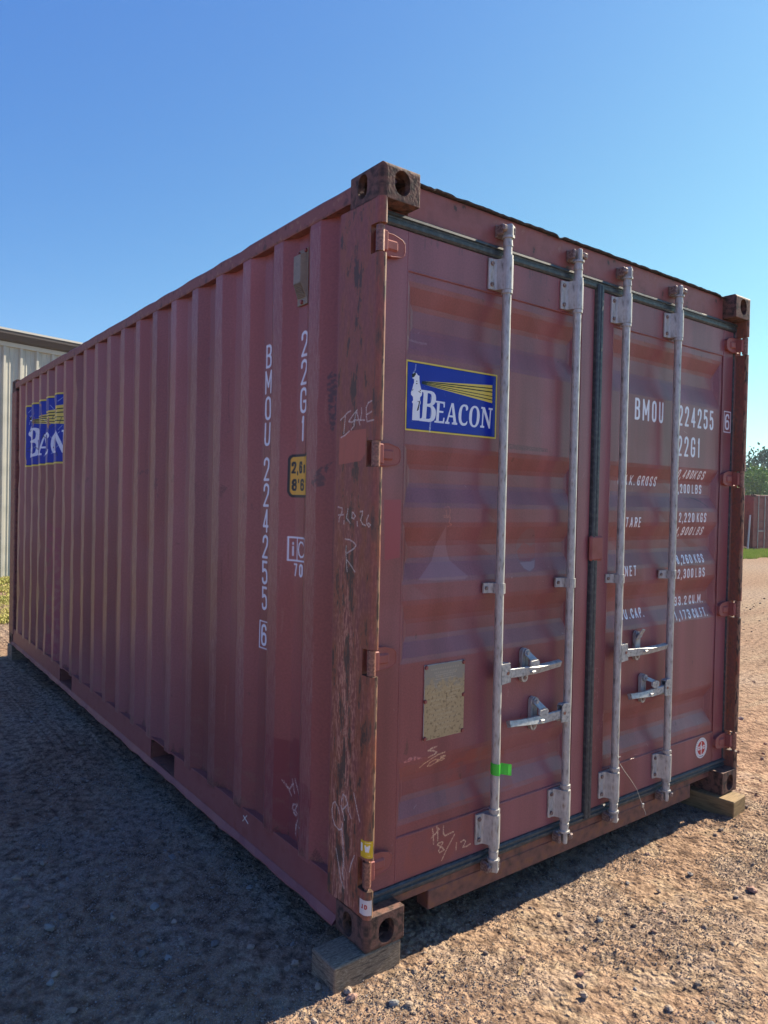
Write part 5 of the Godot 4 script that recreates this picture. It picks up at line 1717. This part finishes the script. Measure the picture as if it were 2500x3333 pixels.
# ---------------------------------------------------------------- background
func building() -> void:
	var zf := 0.0
	var x0 := -8.0
	var x1 := 15.0
	var y0 := -0.30
	var top := 4.285
	var b := thing("metal_building", Vector3(1.09, 0, -13.5), "pale grey ribbed metal building with a dark brown eave, behind the red-brown container", "building")
	b.rotation.y = deg_to_rad(15.0)
	var wall := tri_mat(mottled(256, 101, 0.02, [[0.0, Color8(164, 164, 154)], [0.5, Color8(178, 178, 168)], [1.0, Color8(184, 182, 170)]], Vector2.ONE, 0.03), 0.35, 0.5)
	var dark := mat(Color8(74, 66, 64), 0.5)
	var trim := mat(Color8(186, 186, 178), 0.5)
	var conc := tri_mat(mottled(256, 102, 0.03, [[0.0, Color8(120, 116, 108)], [1.0, Color8(164, 158, 146)]], Vector2.ONE, 0.1), 1.5, 0.9)
	var mb := MB.new()
	mb.box(Vector3(x0, y0 + 0.15, zf - 12.0), Vector3(x1, top, zf))
	put(mb, "wall", wall, b)
	mb = MB.new()
	mb.box(Vector3(x0 - 0.01, y0, zf - 12.01), Vector3(x1 + 0.01, y0 + 0.149, zf + 0.02))
	put(mb, "plinth", conc, b)
	# trapezoid ribs a foot apart, one mesh shared
	mb = MB.new()
	mb.prism(PackedVector2Array([Vector2(-0.040, 0.0), Vector2(-0.022, 0.048), Vector2(0.022, 0.048), Vector2(0.040, 0.0)]), 1, y0 + 0.16, top - 0.012)
	var rib := mb.mesh()
	mb = MB.new()
	mb.prism(PackedVector2Array([Vector2(-0.012, 0.0), Vector2(-0.005, 0.008), Vector2(0.005, 0.008), Vector2(0.012, 0.0)]), 1, y0 + 0.16, top - 0.012)
	var minor := mb.mesh()
	var i := 0
	var x := x0 + 0.20
	while x < x1 - 0.1:
		var o := put_mesh(rib, "rib", wall, b)
		o.position = Vector3(x, 0, zf + 0.0005)
		if x > -3.0 and x < 5.0:
			for k in [0.11, 0.2]:
				var q := put_mesh(minor, "minor_rib", wall, b)
				q.position = Vector3(x + k, 0, zf + 0.0005)
		x += 0.315
	mb = MB.new()
	mb.box(Vector3(x0 - 0.1, top - 0.010, zf - 0.05), Vector3(x1 + 0.1, top + 0.075, zf + 0.055), 0.004)
	put(mb, "trim_strip", trim, b)
	mb = MB.new()
	mb.prism(PackedVector2Array([Vector2(zf - 0.05, top + 0.0755), Vector2(zf + 0.06, top + 0.0755), Vector2(zf + 0.16, top + 0.10), Vector2(zf + 0.20, top + 0.20), Vector2(zf + 0.205, top + 0.262), Vector2(zf - 0.05, top + 0.262)]), 0, x0 - 0.15, x1 + 0.15)
	put(mb, "eave", dark, b)
	mb = MB.new()
	mb.prism(PackedVector2Array([Vector2(zf + 0.215, top + 0.263), Vector2(zf + 0.215, top + 0.300), Vector2(zf - 6.0, top + 0.95), Vector2(zf - 12.2, top + 0.300), Vector2(zf - 12.2, top + 0.263)]), 0, x0 - 0.2, x1 + 0.2)
	put(mb, "roof", trim, b)

func far_container(at: Vector3, turn: float, label: String, tint: Material) -> void:
	var b := thing("distant_container", at, label, "container")
	b.rotation.y = turn
	var mb := MB.new()
	for i in 21:
		for s in [0.0, 2.408]:
			var z := -0.1 - i * 0.278
			mb.box(Vector3(s, 0.16, z - 0.14), Vector3(s + 0.03, 2.5, z), 0.008)
	mb.box(Vector3(0.02, 0.12, -6.0), Vector3(2.418, 2.55, -0.1))
	put(mb, "body", tint, b)
	for s in [0.0, 2.318]:
		mb = MB.new()
		mb.box(Vector3(s, 0.118, -0.12), Vector3(s + 0.12, 2.473, 0.0), 0.01)
		put(mb, "post", tint, b)
	for y in [0.0, 2.473]:
		for s in [0.0, 2.276]:
			mb = MB.new()
			mb.box(Vector3(s, y, -0.178), Vector3(s + 0.162, y + 0.118, 0.004), 0.01)
			put(mb, "corner_casting", M.rust, b)
	mb = MB.new()
	mb.box(Vector3(0.163, 2.46, -0.099), Vector3(2.275, 2.57, -0.04), 0.004)
	put(mb, "header", tint, b)
	mb = MB.new()
	mb.box(Vector3(0.163, 0.02, -0.099), Vector3(2.275, 0.12, -0.05), 0.004)
	put(mb, "sill", tint, b)
	for d in [[0.125, 1.205], [1.235, 2.315]]:
		mb = MB.new()
		mb.box(Vector3(d[0], 0.15, -0.0985), Vector3(d[1], 2.42, -0.085))
		var y := 2.42
		for h in [[2.42, 2.06], [1.92, 1.42], [1.30, 1.06], [0.96, 0.50], [0.40, 0.15]]:
			mb.box(Vector3(d[0], h[1], -0.084), Vector3(d[1], h[0], -0.055), 0.02)
		mb.box(Vector3(d[0], 0.15, -0.083), Vector3(d[0] + 0.09, 2.42, -0.052), 0.004)
		mb.box(Vector3(d[1] - 0.09, 0.15, -0.083), Vector3(d[1], 2.42, -0.052), 0.004)
		var door := put(mb, "door", tint, b)
		for k in [0.30, 0.80]:
			var x := lerpf(d[0], d[1], k)
			mb = MB.new()
			mb.cyl(Vector3(x, 0.08, -0.025), Vector3(x, 2.52, -0.025), 0.02, 0.02, 8)
			put(mb, "lock_rod", M.zinc, door)
		mb = MB.new()
		mb.box(Vector3(lerpf(d[0], d[1], 0.30), 0.86, -0.022), Vector3(lerpf(d[0], d[1], 0.74), 0.90, -0.008), 0.004)
		put(mb, "handle", M.zinc, door)
		mb = MB.new()
		mb.box(Vector3(d[0] - 0.012, 0.13, -0.098), Vector3(d[0] - 0.001, 2.44, -0.058))
		put(mb, "seal", M.rubber, door)

func tree_mesh(seed_: int, tall: float, wide: float, leaves: int) -> Array:
	var rng := RandomNumberGenerator.new()
	rng.seed = seed_
	var wood := MB.new()
	wood.cyl(Vector3(0, -0.3, 0), Vector3(0.1, tall * 0.55, 0.05), tall * 0.022, tall * 0.012, 8)
	var clumps := []
	for i in 15:
		var a := rng.randf() * TAU
		var h := rng.randf_range(0.22, 0.95)
		var r := wide * 0.5 * sqrt(clampf(1.0 - pow((h - 0.5) / 0.52, 2.0), 0.05, 1.0)) * rng.randf_range(0.25, 0.95)
		var c := Vector3(cos(a) * r, tall * h, sin(a) * r)
		clumps.append([c, wide * rng.randf_range(0.15, 0.27), rng.randf()])
		wood.cyl(Vector3(0.05, tall * minf(h * 0.75, 0.5), 0.02), c, tall * 0.006, tall * 0.002, 5, false)
	var leaf_ := MB.new()
	for i in leaves:
		var c: Array = clumps[rng.randi() % clumps.size()]
		var d: Vector3 = Vector3(rng.randfn(), rng.randfn() * 0.8, rng.randfn()).normalized() * (c[1] * (0.55 + 0.5 * rng.randf()))
		var p: Vector3 = c[0] + d
		var e1 := Vector3(rng.randfn(), rng.randfn(), rng.randfn()).normalized()
		var e2 := e1.cross(Vector3(rng.randfn(), rng.randfn(), rng.randfn())).normalized()
		var s := tall * rng.randf_range(0.016, 0.032)
		var u := Vector2(clampf(c[2] * 0.6 + rng.randf() * 0.4, 0.02, 0.98), rng.randf_range(0.02, 0.98))
		leaf_.tri_uv(p - e1 * s, p + e2 * s * 0.6, p + e1 * s, u, u, u)
		leaf_.tri_uv(p - e1 * s, p + e1 * s, p - e2 * s * 0.6, u, u, u)
	return [wood.mesh(), leaf_.mesh()]

func trees() -> void:
	var bark := mat(Color8(84, 72, 60), 0.9)
	var greens := []
	for k in [[Color8(104, 130, 58), Color8(146, 168, 76)], [Color8(60, 90, 52), Color8(94, 124, 66)]]:
		var m := mat(Color.WHITE, 0.7, 0.0, mottled(64, 520 + greens.size(), 0.2, [[0.2, k[0]], [0.8, k[1]]], Vector2.ONE, 0.2), 0.3)
		m.backlight_enabled = true
		m.backlight = Color8(50, 70, 20)
		greens.append(m)
	var near := [tree_mesh(501, 6.8, 5.6, 4200), tree_mesh(502, 6.2, 5.0, 4000), tree_mesh(503, 7.4, 5.4, 4200)]
	var far := [tree_mesh(511, 10.8, 9.0, 4000), tree_mesh(512, 11.6, 10.0, 4000)]
	var rng := RandomNumberGenerator.new()
	rng.seed = 600
	var cam := Vector3(-1.396, 0, 1.884)
	var place := func(kit: Array, m: Material, deg: float, dist: float, sc: float, label: String, group: String) -> void:
		var p := cam + Vector3(cos(deg_to_rad(deg)), 0, -sin(deg_to_rad(deg))) * dist
		p.y = base_height(p.x, p.z)
		var t := thing("broadleaf_tree", p, label, "tree", group)
		t.rotation.y = rng.randf() * TAU
		t.scale = Vector3.ONE * sc
		put_mesh(kit[0], "trunk", bark, t)
		put_mesh(kit[1], "crown", m, t)
	# bearings in degrees from +x towards -z; the gap right of the container lies at 25 to 28
	for i in 17:
		place.call(near[i % 3], greens[0], 15.0 + i * 1.7 + rng.randf_range(-0.4, 0.4), rng.randf_range(74, 88), rng.randf_range(0.66, 0.86), "bright green broadleaf tree beyond the distant containers", "bright green trees beyond the yard")
	for i in 22:
		place.call(far[i % 2], greens[1], 12.0 + i * 1.5 + rng.randf_range(-0.4, 0.4), rng.randf_range(112, 132), rng.randf_range(0.76, 0.92), "dark green tall tree in the wood behind brighter trees", "dark trees at the edge of the wood")
	# wooded rise behind
	var mb := MB.new()
	var f := noise(610, 0.05, 4)
	var last := []
	for i in 90:
		var a := deg_to_rad(-20.0 + i)
		var now := []
		for k in 6:
			var d := 140.0 + k * 14.0
			now.append(cam + Vector3(cos(a) * d, -1.0 + [0.0, 4.5, 7.5, 9.5, 10.5, 10.0][k] + f.get_noise_2d(i * 9.0, k * 30.0) * 1.6, -sin(a) * d))
		if i > 0:
			for k in 5:
				mb.quad(last[k], last[k + 1], now[k + 1], now[k])
		last = now
	structure(put(mb, "hill", tri_mat(mottled(256, 611, 0.08, [[0.0, Color8(26, 44, 28)], [1.0, Color8(58, 82, 46)]], Vector2.ONE, 0.3), 0.08, 0.9, 0.0, true)))

func grass(called: String, seed_: int, count: int, area: Rect2, turn: Transform3D, high: float, cols: Array) -> void:
	var mb := MB.new()
	var rng := RandomNumberGenerator.new()
	rng.seed = seed_
	for i in 9:
		var a := rng.randf() * TAU
		var p := Vector3(rng.randf_range(-0.05, 0.05), 0, rng.randf_range(-0.05, 0.05))
		var s := Vector3(cos(a), 0, sin(a)) * 0.006
		var tip := p + Vector3(rng.randf_range(-0.05, 0.05), rng.randf_range(0.5, 1.0), rng.randf_range(-0.05, 0.05)) * Vector3(1, high, 1)
		var mid := p.lerp(tip, 0.5) + Vector3(0, high * 0.08, 0)
		mb.quad(p - s, p + s, mid + s * 0.8, mid - s * 0.8)
		mb.tri(mid - s * 0.8, mid + s * 0.8, tip)
	var buf := PackedFloat32Array()
	var f := noise(seed_, 0.7, 3)
	var n := 0
	for i in count:
		var q := turn * Vector3(area.position.x + rng.randf() * area.size.x, 0, area.position.y + rng.randf() * area.size.y)
		var k := f.get_noise_2d(q.x, q.z)
		if k < -0.32:
			continue
		var b := Basis(Vector3.UP, rng.randf() * TAU) * Basis.from_scale(Vector3.ONE * rng.randf_range(0.6, 1.2))
		var c: Color = cols[rng.randi() % cols.size()]
		buf.append_array([b.x.x, b.y.x, b.z.x, q.x, b.x.y, b.y.y, b.z.y, ground_height(q.x, q.z) - 0.01, b.x.z, b.y.z, b.z.z, q.z, c.r, c.g, c.b, 1.0])
		n += 1
	var mm := MultiMesh.new()
	mm.transform_format = MultiMesh.TRANSFORM_3D
	mm.use_colors = true
	mm.mesh = mb.mesh()
	mm.instance_count = n
	mm.buffer = buf
	var o := MultiMeshInstance3D.new()
	o.multimesh = mm
	var m := mat(Color.WHITE, 0.7)
	m.vertex_color_use_as_albedo = true
	m.backlight_enabled = true
	m.backlight = Color8(70, 80, 20)
	o.material_override = m
	o.name = numbered(called)
	add_child(o)
	tagged_stuff(o, called)

func wires() -> void:
	var m := mat(Color8(70, 70, 72), 0.7)
	var wood := mat(Color8(96, 82, 68), 0.9)
	var ends := [Vector3(118, 0, -84), Vector3(92, 0, 6)]
	for e in ends:
		var p := Vector3(e.x, base_height(e.x, e.z) - 0.3, e.z)
		var t := thing("utility_pole", p, "weathered wooden utility pole carrying thin wires past the trees", "pole", "utility poles")
		var mb := MB.new()
		mb.cyl(Vector3.ZERO, Vector3(0, 13.6, 0), 0.17, 0.11, 10)
		put(mb, "mast", wood, t)
		mb = MB.new()
		mb.box(Vector3(-0.06, 12.6, -1.1), Vector3(0.06, 12.76, 1.1), 0.01)
		put(mb, "crossarm", wood, t)
	for k in 2:
		var mb := MB.new()
		var pts := []
		var ya: float = [12.86, 12.30][k]
		for i in 25:
			var s := i / 24.0
			var q: Vector3 = ends[0].lerp(ends[1], s)
			pts.append(Vector3(q.x - 0.4 * k, ya - 0.6 - 2.6 * 4.0 * s * (1.0 - s), q.z))
		mb.tube(pts, 0.014, 5)
		tag(put(mb, "power_line", m), ["upper thin power line crossing the pale sky above the trees", "lower thin power line crossing the pale sky above the trees"][k], "power line")

# ---------------------------------------------------------------- air
func sky_image(sun: Vector3, gain: float) -> Image:
	var w := 512
	var h := 256
	var im := Image.create(w, h, false, Image.FORMAT_RGBF)
	for j in h:
		var el := PI * (0.5 - (j + 0.5) / h)
		for i in w:
			var az := TAU * (i + 0.5) / w
			var d := Vector3(sin(az) * cos(el), sin(el), -cos(az) * cos(el))
			var e := maxf(0.0, rad_to_deg(el))
			var t := rad_to_deg(acos(clampf(d.dot(sun), -1.0, 1.0)))
			var low := exp(-e / 14.0)
			var near := exp(-t / 28.0)
			var both := low * exp(-t / 45.0)
			var c := Vector3(0.036, 0.135, 0.55) + exp(-e / 4.0) * Vector3(0.95, 0.85, 0.62) + low * Vector3(0.0, 0.09, 0.34) + near * Vector3(0.27, 0.46, 0.57) + both * Vector3(1.39, 2.70, 0.89)
			c *= gain
			im.set_pixel(i, j, Color(c.x, c.y, c.z))
	return im

func _ready() -> void:
	# camera
	var cam := Camera3D.new()
	cam.name = "camera"
	cam.fov = 70.541
	cam.near = 0.05
	cam.far = 2000.0
	cam.position = Vector3(-1.39567, 1.49074, 1.88398)
	cam.basis = Basis(Vector3.UP, -0.650511) * Basis(Vector3.RIGHT, -0.0155083) * Basis(Vector3.BACK, 0.0216168)
	add_child(cam)
	cam.make_current()
	# sun almost in the plane of the doors, 36 degrees up on the right
	var el := deg_to_rad(36.0)
	var az := deg_to_rad(1.3)
	var sun := Vector3(cos(el) * cos(az), sin(el), cos(el) * sin(az))
	var lamp := DirectionalLight3D.new()
	lamp.name = "sun"
	lamp.light_color = Color(1.0, 0.93, 0.83)
	lamp.light_energy = 1.6
	lamp.light_angular_distance = 0.5
	lamp.shadow_enabled = true
	lamp.basis = Basis.looking_at(-sun, Vector3.UP)
	add_child(lamp)
	# clear sky, paler towards the horizon and the sun
	var env := Environment.new()
	env.background_mode = Environment.BG_SKY
	var pano := PanoramaSkyMaterial.new()
	pano.panorama = ImageTexture.create_from_image(sky_image(sun, 0.43))
	var sky := Sky.new()
	sky.sky_material = pano
	env.sky = sky
	env.tonemap_mode = Environment.TONE_MAPPER_LINEAR
	env.tonemap_exposure = 2.5
	env.fog_enabled = true
	env.fog_density = 0.0008
	env.fog_light_color = Color8(206, 222, 236)
	env.sdfgi_enabled = true
	env.ssao_enabled = true
	env.ssil_enabled = true
	var we := WorldEnvironment.new()
	we.name = "air"
	we.environment = env
	add_child(we)

	materials()
	print("materials ", Time.get_ticks_msec())
	ground()
	print("ground ", Time.get_ticks_msec())
	building()
	container()
	print("container ", Time.get_ticks_msec())
	timber(Vector3(0.0175, 0.0, -0.0725), Vector3(0.272, 0.105, 0.137), 0.01, M.wood, "weathered grey timber block under the near bottom corner beside the doors and long side")
	timber(Vector3(2.300, 0.0, -0.150), Vector3(0.150, 0.120, 0.440), 0.10, M.newwood, "yellowish timber block under the bottom corner below the inspection sticker")
	timber(Vector3(0.220, 0.0, -5.958), Vector3(0.460, 0.190, 0.180), 0.03, M.wood, "tall timber block under the far bottom corner by the grass")
	timber(Vector3(2.250, 0.0, -5.958), Vector3(0.400, 0.190, 0.180), 0.0, M.wood, "timber block under the hidden rear corner of the container")
	seal_wire()
	var g := Vector3(32.67, base_height(32.67, -14.5), -14.5)
	var turn := deg_to_rad(-4.3)
	var red := tri_mat(mottled(256, 105, 0.02, [[0.0, Color8(120, 62, 56)], [0.6, Color8(142, 76, 68)], [1.0, Color8(128, 70, 64)]], Vector2.ONE, 0.06), 0.6, 0.55)
	far_container(g, turn, "distant red-brown container standing right of the dark gap with a leaning pole", red)
	far_container(g + Basis(Vector3.UP, turn) * Vector3(-3.35, 0.0, 0.0), turn, "distant red-brown container standing left of the dark gap with a leaning pole", red)
	var mb := MB.new()
	mb.cyl(Vector3(0, 0, 0), Vector3(0.46, 1.62, -0.15), 0.042, 0.042, 10)
	var pole := put(mb, "leaning_pole", mat(Color8(196, 190, 184), 0.6))
	pole.position = g + Basis(Vector3.UP, turn) * Vector3(-0.62, 0.0, 0.12)
	tag(pole, "pale pole leaning in the gap between two distant containers", "pole")
	trees()
	wires()
	print("background ", Time.get_ticks_msec())
	grass("yard_grass", 701, 22000, Rect2(-4.0, -13.6, 9.0, 5.6), Transform3D(), 0.05, [Color(0.30, 0.31, 0.07), Color(0.38, 0.35, 0.09), Color(0.46, 0.40, 0.13), Color(0.27, 0.30, 0.06)])
	grass("far_grass", 702, 14000, Rect2(-16.0, 0.3, 30.0, 3.6), Transform3D(Basis(Vector3.UP, turn), g), 0.14, [Color(0.26, 0.38, 0.05), Color(0.34, 0.42, 0.07), Color(0.40, 0.45, 0.09)])
	var pebble := mat(Color.WHITE, 0.95, 0.0, null, 0.2)
	pebble.vertex_color_use_as_albedo = true
	gravel("sunlit_crumbs", 801, rock_mesh(411, 6, 3), 110000, Vector2(0.0016, 0.0038), Rect2(-0.9, -0.25, 3.6, 1.3), 0.55, pebble)
	gravel("shaded_crumbs", 804, rock_mesh(414, 6, 3), 70000, Vector2(0.0018, 0.0050), Rect2(-1.5, -2.6, 1.9, 2.6), 0.7, pebble)
	gravel("gravel", 802, rock_mesh(412), 4200, Vector2(0.004, 0.014), Rect2(-1.9, -4.5, 6.0, 5.8), 1.0, pebble)
	gravel("yard_gravel", 803, rock_mesh(413), 5000, Vector2(0.005, 0.022), Rect2(-2.5, -9.0, 16.0, 10.0), 0.8, pebble)
	stones()
	var chip := MB.new()
	chip.prism(PackedVector2Array([Vector2(-0.026, -0.004), Vector2(0.020, -0.006), Vector2(0.030, 0.001), Vector2(0.016, 0.006), Vector2(-0.022, 0.004)]), 1, 0.0, 0.005)
	var co := put(chip, "wood_chip", M.newwood)
	co.position = Vector3(0.456, ground_height(0.456, 0.264) + 0.003, 0.264)
	co.rotation = Vector3(0.1, 0.5, 0.08)
	tag(co, "small pale splinter of wood on the sunlit gravel", "wood chip")
	print("done ", Time.get_ticks_msec())

func seal_wire() -> void:
	var t := thing("wire_seal", Vector3(1.39, 0.0, -0.02), "thin broken wire seal dangling from a lock rod above the door sill", "wire seal")
	var mb := MB.new()
	var pts := [Vector3(1.372, 0.392, -0.014), Vector3(1.392, 0.345, -0.010), Vector3(1.425, 0.305, -0.006), Vector3(1.468, 0.262, -0.005), Vector3(1.524, 0.203, -0.008), Vector3(1.556, 0.150, -0.010), Vector3(1.577, 0.112, -0.010), Vector3(1.598, 0.082, -0.010), Vector3(1.604, 0.066, -0.010)]
	for i in pts.size():
		pts[i] -= t.position
	mb.tube(pts, 0.0011, 6)
	for i in 12:      # the loop round the rod
		var a := TAU * i / 12.0
		var b := TAU * (i + 1) / 12.0
		mb.cyl(Vector3(0.0188 * cos(a), 0.365 + 0.012 * sin(a), -0.011 + 0.0188 * sin(a)), Vector3(0.0188 * cos(b), 0.365 + 0.012 * sin(b), -0.011 + 0.0188 * sin(b)), 0.0011, 0.0011, 6)
	put(mb, "wire", M.zinc, t)
	mb = MB.new()
	mb.box(Vector3(0.180, 0.106, 0.004), Vector3(0.194, 0.126, 0.014), 0.002)
	put(mb, "crimp_tag", M.bright, t)
